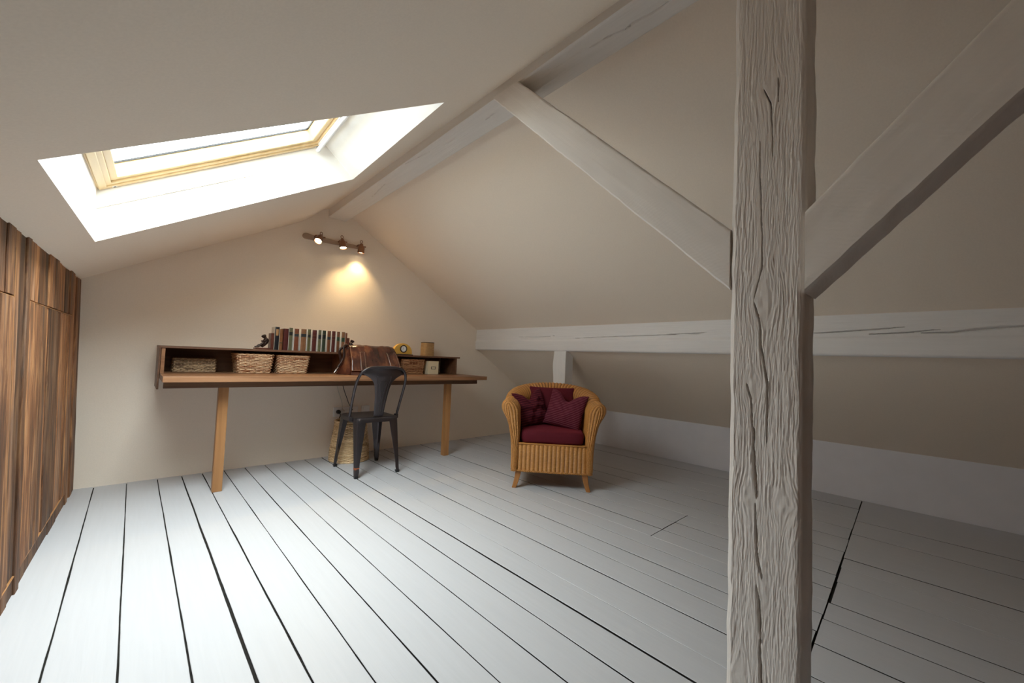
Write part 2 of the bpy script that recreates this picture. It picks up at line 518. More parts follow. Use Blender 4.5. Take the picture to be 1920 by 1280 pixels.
# near door, stile, far door, corner stile; hatches above the doors; plinth below
planks('wall_left', 2.213, 2.425, 0.0, zt_, (0.06, 0.10), seed=3, topj=0.006)
planks('trim_1', 3.49, YB, 0.0, zt_, (0.05, 0.09), seed=5, topj=0.006)
planks('door_1', 0.9, 2.205, zb_, zh - 0.004, (0.05, 0.12), seed=11)
planks('door_2', 0.9, 2.205, zh + 0.004, zt_, (0.05, 0.12), seed=13, topj=0.008)
planks('door_3', 2.431, 3.484, zb_, zh, (0.05, 0.12), seed=17)
planks('door_4', 2.431, 3.484, zh + 0.008, zt_, (0.05, 0.12), seed=19, topj=0.008)
planks('baseboard_left', YF, 3.484, 0.0, zb_ - 0.005, (0.2, 0.5), seed=23)
planks('wall_left_near', YF, 0.892, zb_, zt_, (0.06, 0.12), seed=29, topj=0.006)
def edge_strip(name, y0, y1, z0, z1):
    b_ = MB()
    p_ = []
    for z in (z0, z1):
        p_ += [(panel_x(y0, z) - 0.03, y0, z), (panel_x(y0, z) + 0.003, y0, z), (panel_x(y1, z) + 0.003, y1, z), (panel_x(y1, z) - 0.03, y1, z)]
    b_.hexa(p_); struct(b_.build(name, M['pine'], bevel=0.001))
edge_strip('trim_2', 2.2058, 2.2098, 0.10, 1.27)
edge_strip('trim_3', 0.9, 2.200, 1.0962, 1.0985)
edge_strip('trim_4', 2.436, 3.48, 1.1002, 1.1030)
edge_strip('trim_5', 3.4848, 3.4885, 0.10, 1.30)
edge_strip('trim_6', 0.9, 3.48, zb_ - 0.0045, zb_ - 0.001)
b = MB()   # near-black slab behind the seams, stands for the shade inside the cupboard
b.hexa([(panel_x(YF, 0) - 0.07, YF, 0), (panel_x(YF, 0) - 0.035, YF, 0), (panel_x(YB, 0) - 0.035, YB, 0), (panel_x(YB, 0) - 0.07, YB, 0),
        (panel_x(YF, 1.33) - 0.07, YF, 1.33), (panel_x(YF, 1.33) - 0.035, YF, 1.33), (panel_x(YB, 1.33) - 0.035, YB, 1.33), (panel_x(YB, 1.33) - 0.07, YB, 1.33)])
struct(b.build('wall_left_backing', M['dark']))

# ------------------------------------------------------------------ skylight
NL = Vector((-0.488, 0, 0.873))
DW = 0.225
def slope_pt(x, y, w=0.0): return Vector((x, y, 1.515 + 0.559 * x)) + NL * w
OPEN = [slope_pt(*p) for p in SK]
def wplane(x, y): return Vector((x, y, 1.515 + 0.559 * x + 1.1458 * DW))
WIN = [wplane(-0.200, 1.560), wplane(0.705, 1.425), wplane(0.762, 2.540), wplane(-0.166, 2.730)]
def bil(u, v, w=0.0):
    a, b_, c, d = WIN
    return (a * (1 - u) + b_ * u) * (1 - v) + (d * (1 - u) + c * u) * v + NL * w
LU, LV = 1.05, 1.15
def ring(mb, i0, i1, w0, w1):
    def loop(i, w): return [bil(i / LU, i / LV, w), bil(1 - i / LU, i / LV, w), bil(1 - i / LU, 1 - i / LV, w), bil(i / LU, 1 - i / LV, w)]
    P_ = [loop(i0, w0), loop(i1, w0), loop(i1, w1), loop(i0, w1)]
    mb.grid(P_, closed_u=True, closed_v=True)
win = thing('window_1', None, None, tuple(bil(0.5, 0.5)))
win['kind'] = 'structure'
W0 = tuple(bil(0.5, 0.5))
b = MB()
for k in range(4):
    l = (k + 1) % 4
    b.add([OPEN[k], OPEN[l], WIN[l] + NL * 0.01, WIN[k] + NL * 0.01], [(0, 1, 2, 3)])
lin = b.build('window_lining', M['lining'], win, off=W0, fix=False)
bmx = bmesh.new(); bmx.from_mesh(lin.data); bmesh.ops.remove_doubles(bmx, verts=bmx.verts, dist=1e-4); bmesh.ops.recalc_face_normals(bmx, faces=bmx.faces); bmx.to_mesh(lin.data); bmx.free()
so = lin.modifiers.new('thickness', 'SOLIDIFY'); so.thickness = 0.02; so.offset = 1.0
cw = sum(WIN, Vector()) / 4
def face_in(o, c):
    """normals point away from the shaft's axis so the thickness grows outwards"""
    me = o.data
    p = me.polygons[0]
    if (Vector(p.center) - c).dot(p.normal) < 0: me.flip_normals()
face_in(lin, Vector((0, 0, -0.12)))
b = MB(); ring(b, -0.03, 0.022, 0.0, 0.09); ring(b, 0.0, 0.03, -0.010, 0.004)
fr = b.build('window_frame', M['frame'], win, bevel=0.003, off=W0)
b = MB(); ring(b, 0.026, 0.052, -0.004, 0.075); ring(b, 0.052, 0.082, 0.006, 0.075)
sash = b.build('sash', M['frame'], win, bevel=0.004, off=W0)
b = MB(); ring(b, 0.080, 0.088, 0.066, 0.074)
b.build('gasket', M['black'], sash, off=W0)
gm, gnt, gp = new_mat('window_glass')
gl = gnt.nodes.new('ShaderNodeBsdfGlossy'); gl.inputs['Roughness'].default_value = 0.02
tr = gnt.nodes.new('ShaderNodeBsdfTransparent'); tr.inputs['Color'].default_value = (0.95, 0.98, 0.97, 1)
mx = gnt.nodes.new('ShaderNodeMixShader')
mx.inputs[0].default_value = 0.05; gnt.links.new(tr.outputs[0], mx.inputs[1]); gnt.links.new(gl.outputs[0], mx.inputs[2])
gnt.links.new(mx.outputs[0], gnt.nodes['Material Output'].inputs['Surface'])
b = MB()
i = 0.07
lo = [bil(i / LU, i / LV, 0.071), bil(1 - i / LU, i / LV, 0.071), bil(1 - i / LU, 1 - i / LV, 0.071), bil(i / LU, 1 - i / LV, 0.071)]
b.hexa([tuple(p) for p in lo] + [tuple(p + NL * 0.004) for p in lo])
b.build('glass', gm, sash, off=W0)
# white ventilation bar along the upper sash
b = MB()
b.tube([bil(1 - 0.058 / LU, v, -0.036) for v in (0.025, 0.3, 0.6, 0.975)], 0.011, 12)
bar = b.build('ventilation_bar', M['whitemetal'], win, smooth=True, angle=50, off=W0)
b = MB()
for v in (0.05, 0.40, 0.68, 0.955):
    b.tube(smoothpath([bil(1 - 0.058 / LU, v, -0.034), bil(1 - 0.040 / LU, v, -0.030), bil(1 - 0.034 / LU, v, -0.014), bil(1 - 0.036 / LU, v, 0.004)], 4), 0.013, 8, flat=(1.0, 0.4), up0=(0, 1, 0))
b.build('bracket', M['whitemetal'], bar, smooth=True, angle=50, off=W0)
b = MB()
b.hexa([tuple(bil(1 - 0.046 / LU, v, w)) for v, w in ((0.03, -0.012), (0.97, -0.012))] + [tuple(bil(1 - 0.028 / LU, v, w)) for v, w in ((0.97, -0.012), (0.03, -0.012))]
       + [tuple(bil(1 - 0.046 / LU, v, w)) for v, w in ((0.03, 0.002), (0.97, 0.002))] + [tuple(bil(1 - 0.028 / LU, v, w)) for v, w in ((0.97, 0.002), (0.03, 0.002))])
b.build('ventilation_flap', M['whitemetal'], bar, bevel=0.004, off=W0)
for u in (0.055, 0.955):
    b = MB()
    Mx = Matrix.Translation(bil(u, 1 - 0.013 / LV, -0.0105)) @ NL.to_track_quat('Z', 'Y').to_matrix().to_4x4()
    b.lathe([(0.0095, -0.001), (0.0095, 0.002)], Mx, 16)
    sl = b.build('screw_sleeve', M['white'], fr, off=W0)
    b = MB(); b.lathe([(0.006, -0.0018), (0.006, 0.001)], Mx, 12)
    b.build('screw', M['gunmetal'], sl, off=W0)
# sky portal in the glazed opening: tells the sampler where the sky is, gives off nothing itself
pd = bpy.data.lights.new('sky_portal', 'AREA'); pd.shape = 'RECTANGLE'; pd.size = 1.15; pd.size_y = 1.3
pd.cycles.is_portal = True
po = bpy.data.objects.new('sky_portal', pd); COL.objects.link(po)
po.location = bil(0.5, 0.5, 0.12)
po.rotation_euler = NL.to_track_quat('Z', 'Y').to_euler()

# ------------------------------------------------------------------ timber frame
def mat_axis(base, axis): return painted_wood('painted_beam_' + axis, base, axis)
M['beam_y'] = mat_axis((0.78, 0.745, 0.70), 'y')
M['purlin'] = painted_wood('painted_purlin', (0.80, 0.785, 0.775), 'y', bstr=0.2)

# ridge beam
RC = [[(1.25, 0.617), (1.257, 0.653), (1.254, 0.708), (1.245, 0.765), (1.254, 0.783)], [(1.254, 0.783), (1.243, 0.828), (1.232, 0.869)], [(1.235, 0.901), (1.231, 0.93)],
      [(1.249, 1.52), (1.257, 1.608)], [(1.248, 1.799), (1.253, 1.981)], [(1.234, 2.094), (1.207, 2.371)], [(1.252, 2.714), (1.296, 3.052)], [(1.22, -0.6), (1.25, 0.617)]]
RWD = [0.0032, 0.0018, 0.0014, 0.0009, 0.0011, 0.0011, 0.0009, 0.003]
ys = np.arange(YF, YB + 0.001, 0.012)
nu = 52
uu = np.linspace(0, 1, nu)
Y, U = np.meshgrid(ys, uu, indexing='ij')
xl_ = 1.153 + 0.0201 * Y + 0.004 * vnoise(Y * 2.2, Y * 0, 3); xr_ = 1.307 + 0.0219 * Y + 0.004 * vnoise(Y * 2.0, Y * 0 + 9, 5)
X = xl_ + (xr_ - xl_) * U
Z = 2.18 + 0.0012 * vnoise(X * 160, Y * 5, 4) + 0.004 * np.exp(-(U / 0.03) ** 2) + 0.004 * np.exp(-((1 - U) / 0.03) ** 2)
for pts, w in zip(RC, RWD):
    d, t = seg_dist(X, Y, pts)
    Z = Z + 0.014 * np.clip(1 - d / (w * (0.5 + 1.0 * np.sin(np.pi * t))  + 1e-5), 0, 1)
rows = []
for i_ in range(len(ys)):
    r = [(float(X[i_, j]), float(ys[i_]), float(Z[i_, j])) for j in range(nu)]
    xa, xb = r[0][0], r[-1][0]
    rows.append([(xa, ys[i_], 2.33), (xa, ys[i_], 2.26), (xa, ys[i_], 2.20)] + r + [(xb, ys[i_], 2.21), (xb, ys[i_], 2.33)])
b = MB(); b.grid(rows, closed_v=True)
ridge = b.build('ridge_beam', M['beam_y'], smooth=True, angle=40)
tag(ridge, 'long white painted ridge beam running under the roof peak to the back wall', 'beam', kind='thing')

# purlin on the eaves side
PC = [[(0.536, 1.18), (0.39, 1.188), (0.21, 1.2), (0.134, 1.207)], [(0.273, 1.17), (0.12, 1.177), (0.014, 1.19)], [(0.07, 1.173), (-0.036, 1.174), (-0.115, 1.186), (-0.164, 1.192), (-0.261, 1.198), (-0.6, 1.215)],
      [(3.1, 1.19), (2.85, 1.185), (2.6, 1.195)], [(2.35, 1.17), (1.9, 1.18), (1.2, 1.19)], [(1.5, 1.19), (1.1, 1.20)]]
PWD = [0.0028, 0.0024, 0.005, 0.0012, 0.0014, 0.001]
ys = np.arange(YF, YB + 0.001, 0.012)
zz = np.concatenate([np.linspace(1.31, 1.152, 60), np.linspace(1.149, 1.050, 16)])
Y, Z = np.meshgrid(ys, zz, indexing='ij')
X = XP - 0.006 + 0.0012 * vnoise(Y * 5, Z * 160, 8) + 0.003 * vnoise(Y * 1.3, Z * 9, 2)
X = X - 0.012 / (1 + np.exp((Z - 1.152) / 0.004)) + 0.05 * np.clip(1.149 - Z, 0, 1)
for pts, w in zip(PC, PWD):
    d, t = seg_dist(Y, Z, pts)
    X = X + 0.02 * np.clip(1.15 - d / (w * (0.35 + 1.0 * np.sin(np.pi * np.clip(t, 0, 1))) + 1e-5), 0, 1)
X = X + 0.006 * np.exp(-((Z - 1.05) / 0.005) ** 2)
rows = []
for i_ in range(len(ys)):
    r = [(float(X[i_, j]), float(ys[i_]), float(zz[j])) for j in range(len(zz))]
    rows.append([(XP + 0.12, ys[i_], 1.31)] + r + [(r[-1][0] + 0.006, ys[i_], 1.045), (XP + 0.03, ys[i_], 1.045), (XP + 0.12, ys[i_], 1.045)])
b = MB(); b.grid(rows, closed_v=True)
pur = b.build('purlin_beam', M['purlin'], smooth=True, angle=40)
tag(pur, 'long white painted horizontal beam between the two slopes of the right side, cracked at near end', 'beam', kind='thing')

# strut below the purlin, behind the armchair
rows = []
for i_ in range(41):
    z = 1.046 * i_ / 40
    y0 = 2.444 + 0.006 * mnoise.noise((z * 5, 1.0, 0)); y1 = 2.600 + 0.012 * mnoise.noise((z * 6, 4.0, 0)) + 0.02 * max(0, 0.82 - z) ** 1
    x0 = 2.992 + 0.003 * mnoise.noise((z * 4, 8.0, 0))
    c = 0.012
    rows.append([(x0 + c * .4, y0, z), (x0, y0 + c, z), (x0, (y0 + y1) / 2, z), (x0, y1 - c, z), (x0 + c, y1, z), (x0 + 0.115, y1, z), (x0 + 0.115, y0, z)])
b = MB(); b.grid(rows, closed_v=True)
b.f.append(tuple(range(7))); b.f.append(tuple(40 * 7 + k for k in range(7)))
tag(b.build('timber_strut', M['strut'], smooth=True, angle=35), 'short white timber strut standing under the horizontal beam behind the armchair', 'post', kind='thing')

# main post with carved grain, knots and drying cracks
PX0, PX1, PY0, PY1 = 1.165, 1.285, 0.228, 0.389
KN = [(0.3094, 1.1228, .034, .075, .9), (0.300, 1.692, .030, .07, .8), (0.2645, 0.628, .035, .045, .9), (0.3323, 0.9087, .025, .05, .8), (0.3533, 0.1794, .03, .05, .8), (0.335, 0.62, .03, .05, .8), (0.30, 0.42, .02, .08, .7)]
CR = [([(0.318, 1.3524), (0.3153, 1.2908), (0.3144, 1.2115), (0.326, 1.1571), (0.3317, 1.1304)], .0010),
      ([(0.3325, 1.122), (0.3300, 1.110), (0.3211, 1.0872), (0.3158, 1.0503), (0.3153, 1.0046), (0.3098, 0.9819), (0.3034, 0.937), (0.3, 0.9103), (0.3005, 0.8478), (0.3004, 0.768)], .0021),
      ([(0.3296, 0.80), (0.3296, 0.7629), (0.3268, 0.7023), (0.3208, 0.6246)], .0030),
      ([(0.3235, 0.6099), (0.3208, 0.5553), (0.3179, 0.4875), (0.3135, 0.4618), (0.3062, 0.4354)], .0028),
      ([(0.3191, 0.4119), (0.3125, 0.3763), (0.3097, 0.3103), (0.3072, 0.2759)], .0028), ([(0.3100, 0.285), (0.309, 0.2527), (0.3062, 0.1879), (0.305, 0.02)], .0032),
      ([(0.3135, 1.6799), (0.3009, 1.6405), (0.2987, 1.6253), (0.2962, 1.5768), (0.2934, 1.4957)], .0013), ([(0.2835, 1.6988), (0.2829, 1.6371)], .0012),
      ([(0.3232, 1.5492), (0.3212, 1.4529), (0.3182, 1.3715), (0.3176, 1.3102)], .0010), ([(0.3478, 0.9114), (0.337, 0.8755), (0.3334, 0.8211), (0.3302, 0.7627)], .0016), ([(0.3302, 0.7627), (0.329, 0.70)], .0016)]
zs = np.arange(0.0, 2.2001, 0.0032)
ncol = 168
vv = np.linspace(0, 1, ncol)
Zg, Vg = np.meshgrid(zs, vv, indexing='ij')
yl = PY1 + 0.006 * vnoise(zs * 4.0, zs * 0, 11) + 0.004 * vnoise(zs * 14.0, zs * 0 + 3, 12) - 0.008
yr = PY0 + 0.005 * vnoise(zs * 5.0, zs * 0 + 7, 13) + 0.002 * vnoise(zs * 30.0, zs * 0 + 7, 16)
Yg = yl[:, None] + (yr - yl)[:, None] * Vg
ug = Yg.copy()
smoothk = np.zeros_like(Yg)
for ky, kz, a, c, k in KN:
    r2 = ((Yg - ky) / a) ** 2 + ((Zg - kz) / c) ** 2
    ug = ug - k * (Yg - ky) * np.exp(-r2)
    smoothk = np.maximum(smoothk, np.exp(-r2 * 2.5))
ug = ug + 0.004 * vnoise(Zg * 5, Yg * 8, 21)
hh = 0.0008 * vnoise(ug * 150, Zg * 6, 31) + 0.0026 * vnoise(ug * 300, Zg * 22, 33) * (0.6 + vnoise(Yg * 20, Zg * 9, 61)) + 0.0016 * vnoise(ug * 560, Zg * 70, 34)
heart = np.exp(-((ug - 0.318) / 0.012) ** 2) * (0.5 + vnoise(Zg * 3, Yg * 0, 44))
hh = hh * (1 - 0.8 * np.clip(smoothk + heart, 0, 1)) + 0.004 * vnoise(Yg * 12, Zg * 5, 35) + 0.003 * smoothk * vnoise(Yg * 90, Zg * 70, 36)
for pts, w in CR:
    pts = [(p[0] + 0.0012 * mnoise.noise((p[1] * 30, 0, 0)), p[1]) for p in pts]
    d, t = seg_dist(Yg + 0.0016 * vnoise(Zg * 45, Zg * 0, 51), Zg, pts)
    ww_ = w * (0.25 + 0.75 * np.sin(np.pi * np.clip(t, 0, 1)) ** 0.35) * (1.0 + 0.5 * vnoise(Zg * 28, Zg * 0, 52))
    hh = hh - 0.034 * np.clip((1.15 - d / ww_) * 3.0, 0, 1)
edge = np.exp(-(Vg / 0.012) ** 2) + np.exp(-((1 - Vg) / 0.02) ** 2)
Xg = PX0 - hh + 0.004 * edge
rows = []
for i_, z in enumerate(zs):
    z = float(z)
    r = [(float(Xg[i_, j]), float(Yg[i_, j]), z) for j in range(ncol)]
    ch = 0.010 + 0.003 * mnoise.noise((z * 6, 2, 2))
    ya, yb = r[0][1], r[-1][1]
    left_ = [(PX0 + 0.055, ya + ch * 1.1, z), (PX0 + 0.020, ya + ch, z), (PX0 + 0.012, ya + ch * 0.85, z), (PX0 + 0.006, ya + ch * 0.45, z)]
    wob = 0.003 * mnoise.noise((z * 7, 5, 2))
    right_ = [(PX0 + 0.008, yb - 0.003, z), (PX0 + 0.020 , yb - 0.004 , z), (PX0 + 0.06, yb - 0.003 + wob * .4, z), (PX1, yb - 0.002 + wob, z), (PX1, (ya + yb) / 2, z), (PX1, ya + ch, z)]
    rows.append(left_ + r + right_)
b = MB(); b.grid(rows, closed_v=True)
kk = len(rows[0])
b.f.append(tuple(range(kk))); b.f.append(tuple((len(rows) - 1) * kk + k for k in range(kk)))
post = b.build('timber_post', M['post'], smooth=True, fix=True)
tag(post, 'big rough white painted timber post with long drying cracks standing at the right', 'post', kind='thing')

# braces between post and ridge
def brace(name, label, y0, z0, th, sgn, q1, x0, thick, seed):
    L = 1.75
    n = 150
    ct, st = math.cos(th), math.sin(th)
    def xs0(q): return q * st / ct
    def xs1(q): return (2.179 - z0 - q * ct) / st
    prof = []
    nq = 26
    def edge(q_, t_): return 0
    rows_ = []
    for i in range(n + 1):
        t = i / n
        row = []
        e0 = 0.003 * mnoise.noise((t * 9, seed, 0)) + 0.0015 * mnoise.noise((t * 40, seed, 3))
        e1 = 0.003 * mnoise.noise((t * 7, seed + 5, 0)) + 0.0015 * mnoise.noise((t * 38, seed, 9))
        qs = [e0 + (q1 + e1 - e0) * k / nq for k in range(nq + 1)]
        pr = [(thick, qs[0]), (thick * .5, qs[0]), (0.010, qs[0] - 0.0005), (0.004, qs[0] + 0.003)]
        pr += [(0.0012 * mnoise.noise((t * 14, q * 30, seed)) + 0.0006 * mnoise.noise((t * 150, q * 40, seed)), q) for q in qs[1:-1]]
        pr += [(0.002, qs[-1] - 0.002), (0.006, qs[-1]), (thick * .5, qs[-1]), (thick, qs[-1])]
        for dx, q in pr:
            X_ = xs0(q) + (xs1(q) - xs0(q)) * t
            row.append((X_, dx, q))
        rows_.append(row)
    b_ = MB(); b_.grid(rows_, closed_v=True)
    k_ = len(rows_[0])
    b_.f.append(tuple(range(k_))); b_.f.append(tuple(n * k_ + k for k in range(k_)))
    # local X -> along the brace in the YZ plane, local Y -> world X, local Z -> up and across
    ax = Vector((0, sgn * ct, st)); az = Vector((0, -sgn * st, ct)); ay = Vector((1, 0, 0))
    Mw = Matrix(((ax.x, ay.x, az.x, x0), (ax.y, ay.y, az.y, y0), (ax.z, ay.z, az.z, z0), (0, 0, 0, 1)))
    if Mw.to_3x3().determinant() < 0:     # keep the frame right-handed: mirror the thickness instead
        ay = -ay
        Mw = Matrix(((ax.x, ay.x, az.x, x0), (ax.y, ay.y, az.y, y0), (ax.z, ay.z, az.z, z0), (0, 0, 0, 1)))
        b_.v = [(p[0], -p[1], p[2]) for p in b_.v]
    o = b_.build(name, M['brace'], smooth=True, angle=40)
    o.matrix_world = Mw
    return tag(o, label, 'brace', kind='thing')
brace('timber_brace', 'white diagonal brace rising from the post toward the back wall and the skylight side', 0.394, 1.163, math.radians(43.9), 1, 0.119, 1.168, 0.11, 2.0)
brace('timber_brace', 'dim diagonal brace rising from the post out of the top right corner of the photo', 0.2235, 1.137, math.radians(46.0), -1, 0.138, 1.160, 0.12, 6.0)

# ------------------------------------------------------------------ desk and shelf unit
pur['label'] = 'long white painted horizontal beam below the right slope, cracked at its near end'
DZ = 0.767
desk = thing('desk', 'long brown wooden desk top on two square pine legs against the back wall', 'desk', (1.37, 3.475, 0))
def dp(o=desk): return tuple(o.location)
b = MB()
for i, (ya, yb) in enumerate(((3.120, 3.166), (3.1665, 3.33), (3.3305, 3.50), (3.5005, 3.67), (3.6705, 3.826))):
    b.cur = (0.78, 0.55, 0.62, 0.5, 0.55)[i]
    b.box(0.136, 2.600, ya, yb, DZ - 0.035, DZ)
b.build('tabletop', M['desk'], desk, bevel=0.0015, off=dp())
b = MB(); b.cur = 0.08
b.box(0.146, 2.573, 3.242, 3.268, 0.687, DZ - 0.035); b.build('apron', M['desk'], desk, bevel=0.0015, off=dp())
for s_, (xa, xb) in enumerate(((0.429, 0.484), (2.226, 2.281))):
    b = MB(); b.cur = 0.5 + 0.1 * s_
    b.box(xa, xb, 3.2685, 3.3235, 0, DZ - 0.0355); b.build('leg', M['pine'], desk, bevel=0.003, off=dp())
hutch = thing('desk_shelf', 'low dark brown shelf unit with open cubbies standing along the back of the desk', 'shelf', (1.32, 3.66, DZ))
hp = tuple(hutch.location)
b = MB(); b.cur = 0.55; b.box(0.123, 2.532, 3.498, 3.826, 0.934, 0.950); b.build('top_board', M['deskdark'], hutch, bevel=0.0015, off=hp)
b = MB(); b.cur = 0.45; b.box(0.124, 0.1345, 3.50, 3.822, 0.662, 0.934); b.build('side_panel', M['deskdark'], hutch, bevel=0.001, off=hp)
b = MB(); b.cur = 0.9; b.box(0.1365, 0.156, 3.506, 3.80, DZ, 0.934); b.build('batten', M['desk'], hutch, bevel=0.001, off=hp)
b = MB(); b.cur = 0.6; b.box(2.482, 2.500, 3.506, 3.80, DZ, 0.934); b.build('side_panel', M['deskdark'], hutch, bevel=0.001, off=hp)
b = MB(); b.cur = 0.85; b.box(1.325, 1.343, 3.51, 3.80, DZ, 0.934); b.build('divider', M['desk'], hutch, bevel=0.001, off=hp)
b = MB(); b.cur = 0.5; b.box(0.157, 2.481, 3.801, 3.820, DZ, 0.934); b.build('back_panel', M['desk'], hutch, off=hp)

# ------------------------------------------------------------------ wicker things on the desk
M['wicker'] = tinted('wicker_strands', (0.36, 0.13, 0.05), (0.92, 0.68, 0.43), 0.5, 40)
M['wickerrim'] = tinted('wicker_rim_strands', (0.58, 0.31, 0.14), (0.90, 0.65, 0.40), 0.5, 40)
M['redwicker'] = tinted('reddish_wicker_strands', (0.26, 0.075, 0.028), (0.80, 0.48, 0.25), 0.5, 40)
M['seagrass'] = tinted('seagrass_strands', (0.10, 0.050, 0.024), (0.52, 0.36, 0.21), 0.6, 80)
M['pale_wicker'] = tinted('pale_wicker_strands', (0.42, 0.25, 0.11), (0.84, 0.63, 0.38), 0.55, 50)
M['cane'] = tinted('cane_strands', (0.44, 0.26, 0.11), (0.58, 0.37, 0.17), 0.5, 60)

def rloop(t, a, c, e=5.0):
    """rounded rectangle, half sizes a and c: point and outward normal"""
    g = 2 * math.pi * t
    # walk the perimeter evenly
    P_ = 4 * (a + c); s_ = (t * P_) % P_
    r = min(a, c) * 0.22
    segs = [(a, (a, 0), (0, 1)), ]
    # sample a superellipse by angle chosen so that steps are near even
    if s_ < c: ang = math.atan2(s_, a)
    elif s_ < c + 2 * a: ang = math.atan2(c, a - (s_ - c))
    elif s_ < 3 * c + 2 * a: ang = math.atan2(c - (s_ - c - 2 * a), -a)
    elif s_ < 3 * c + 4 * a: ang = math.atan2(-c, -a + (s_ - 3 * c - 2 * a))
    else: ang = math.atan2(-(P_ - s_), a)
    ca, sa = math.cos(ang), math.sin(ang)
    n_ = e * 2
    k = (abs(ca / a) ** n_ + abs(sa / c) ** n_) ** (-1 / n_)
    x, y = ca * k, sa * k
    nx = math.copysign(abs(x / a) ** (n_ - 1) / a, x); ny = math.copysign(abs(y / c) ** (n_ - 1) / c, y)
    l = math.hypot(nx, ny)
    return Vector((x, y, 0)), Vector((nx / l, ny / l, 0))

def weave(mb, loopf, zs_, stakes, r, amp, rnd, flat=(1.0, 1.0), sides=5, patch=3, t0=0.0, t1=1.0):
    for i, z in enumerate(zs_):
        pts = []
        Mn = stakes * 2
        for k in range(Mn):
            p, n_ = loopf(k / Mn, z)
            j = k // 2
            o_ = 0 if k % 2 else amp * (1 if (i + j) % 2 == 0 else -1)
            q = p + n_ * o_
            pts.append((q.x, q.y, z + rnd.uniform(-1, 1) * r * 0.25))
        base = len(mb.t)
        mb.tube(pts, r, sides, closed=True, flat=flat)
        tints = [min(1, max(0, rnd.gauss(0.55, 0.25))) for _ in range(Mn // (2 * patch) + 2)]
        for k in range(Mn):
            for q in range(sides): mb.t[base + k * sides + q] = t0 + (t1 - t0) * tints[k // (2 * patch)]

def basket(name, label, cx, cyy, z0, a, c, h, flare, rows, stakes, mat, rimmat, seed, group=None, rim=True, r=None, cat='basket', e=5.0, amp=None, flat=(1.0, 1.0)):
    rnd = random.Random(seed)
    t = thing(name, label, cat, (cx, cyy, z0), 0, group)
    r = r or h / rows * 0.44
    amp = amp if amp is not None else r * 1.15
    def lf(tt, z):
        f = flare * (z / h)
        return rloop(tt, a + f - r - amp, c + f - r - amp, e)
    b_ = MB()
    weave(b_, lf, [r + (h - 2 * r) * i / (rows - 1) for i in range(rows)], stakes, r, amp, rnd, flat)
    for j in range(stakes):
        b_.cur = rnd.uniform(0.3, 0.7)
        p0, n0 = lf(j / stakes, 0); p1, n1 = lf(j / stakes, h)
        b_.tube([(p0.x, p0.y, r * .5), (p1.x, p1.y, h - r * .5)], r * 0.7, 5)
    b_.build('body', mat, t, smooth=True)
    # inner wall and bottom
    b_ = MB(); b_.cur = 0.05
    lo = []; hi = []; m = 40
    for k in range(m):
        p, n_ = lf(k / m, 0); lo.append((p.x - n_.x * r, p.y - n_.y * r, 0.002))
        p, n_ = lf(k / m, h); hi.append((p.x - n_.x * r, p.y - n_.y * r, h * 0.97))
    lo2 = [(x * .97, y * .97, 0.008) for x, y, z in lo]; hi2 = [(x * .97, y * .97, z) for x, y, z in hi]
    b_.grid([lo, hi, hi2, lo2], closed_v=True); n0 = len(b_.v) - m
    b_.f.append(tuple(n0 + k for k in range(m))); b_.f.append(tuple(len(b_.v) - 4 * m + k for k in range(m)))
    b_.build('lining', mat, t, smooth=True, angle=40)
    if rim:
        b_ = MB()
        m = stakes * 4
        for ph in (0, math.pi):
            pts = []
            for k in range(m):
                p, n_ = lf(k / m, h)
                g = ph + 2 * math.pi * k * (stakes // 2) / m
                pts.append((p.x + n_.x * r * .9 * math.cos(g), p.y + n_.y * r * .9 * math.cos(g), h + r * .8 * math.sin(g)))
            b_.cur = rnd.uniform(0.4, 0.8)
            b_.tube(pts, r * 0.95, 6, closed=True)
        b_.build('rim', rimmat, t, smooth=True)
        b_ = MB()
        pts = []
        for k in range(m):
            p, n_ = lf(k / m, 0)
            g = 2 * math.pi * k * (stakes // 2) / m
            pts.append((p.x + n_.x * r * (.4 + .5 * math.cos(g)), p.y + n_.y * r * (.4 + .5 * math.cos(g)), r * 1.35 + r * .4 * math.sin(g)))
        b_.tube(pts, r * 0.9, 6, closed=True); b_.build('foot_rim', rimmat, t, smooth=True)
    return t
BKY = 3.535
basket('wicker_basket', 'wide woven wicker basket, left one of the pair under the books', 0.680, BKY + 0.125, DZ, 0.114, 0.118, 0.140, 0.016, 13, 28, M['wicker'], M['wickerrim'], 31, 'wicker baskets in the desk shelf')
basket('wicker_basket', 'woven wicker basket standing at right of a wider one beneath the books', 0.944, BKY + 0.125, DZ, 0.111, 0.118, 0.138, 0.014, 14, 28, M['wicker'], M['wickerrim'], 32, 'wicker baskets in the desk shelf')
basket('wicker_basket', 'reddish wicker basket between the leather bag and the cream box', 2.014, BKY + 0.125, DZ, 0.126, 0.118, 0.138, 0.010, 13, 30, M['redwicker'], M['redwicker'], 33, 'wicker baskets in the desk shelf')
basket('seagrass_box', 'low brown braided box alone in the left end of the desk shelf', 0.327, 3.71, DZ, 0.128, 0.082, 0.093, 0.0, 9, 40, M['seagrass'], M['seagrass'], 34, rim=True, cat='box', e=9.0, r=0.0052, amp=0.0045)
# cane pencil cup on the shelf top
basket('cane_cup', 'tall pale woven cane cup on the right end of the shelf top', 2.228, 3.66, 0.950, 0.061, 0.060, 0.136, -0.002, 24, 22, M['cane'], M['cane'], 35, rim=False, cat='cup', e=2.2, r=0.0034, amp=0.0012)
cup = [o for o in COL.objects if o.name.startswith('cane_cup')][0]
b = MB()
pts = []
for k in range(40):
    p, n_ = rloop(k / 40, 0.0560, 0.0550, 2.2); pts.append((p.x, p.y, 0.1365))
b.tube(pts, 0.004, 6, closed=True); b.build('rim', M['bronze'], cup, smooth=True)
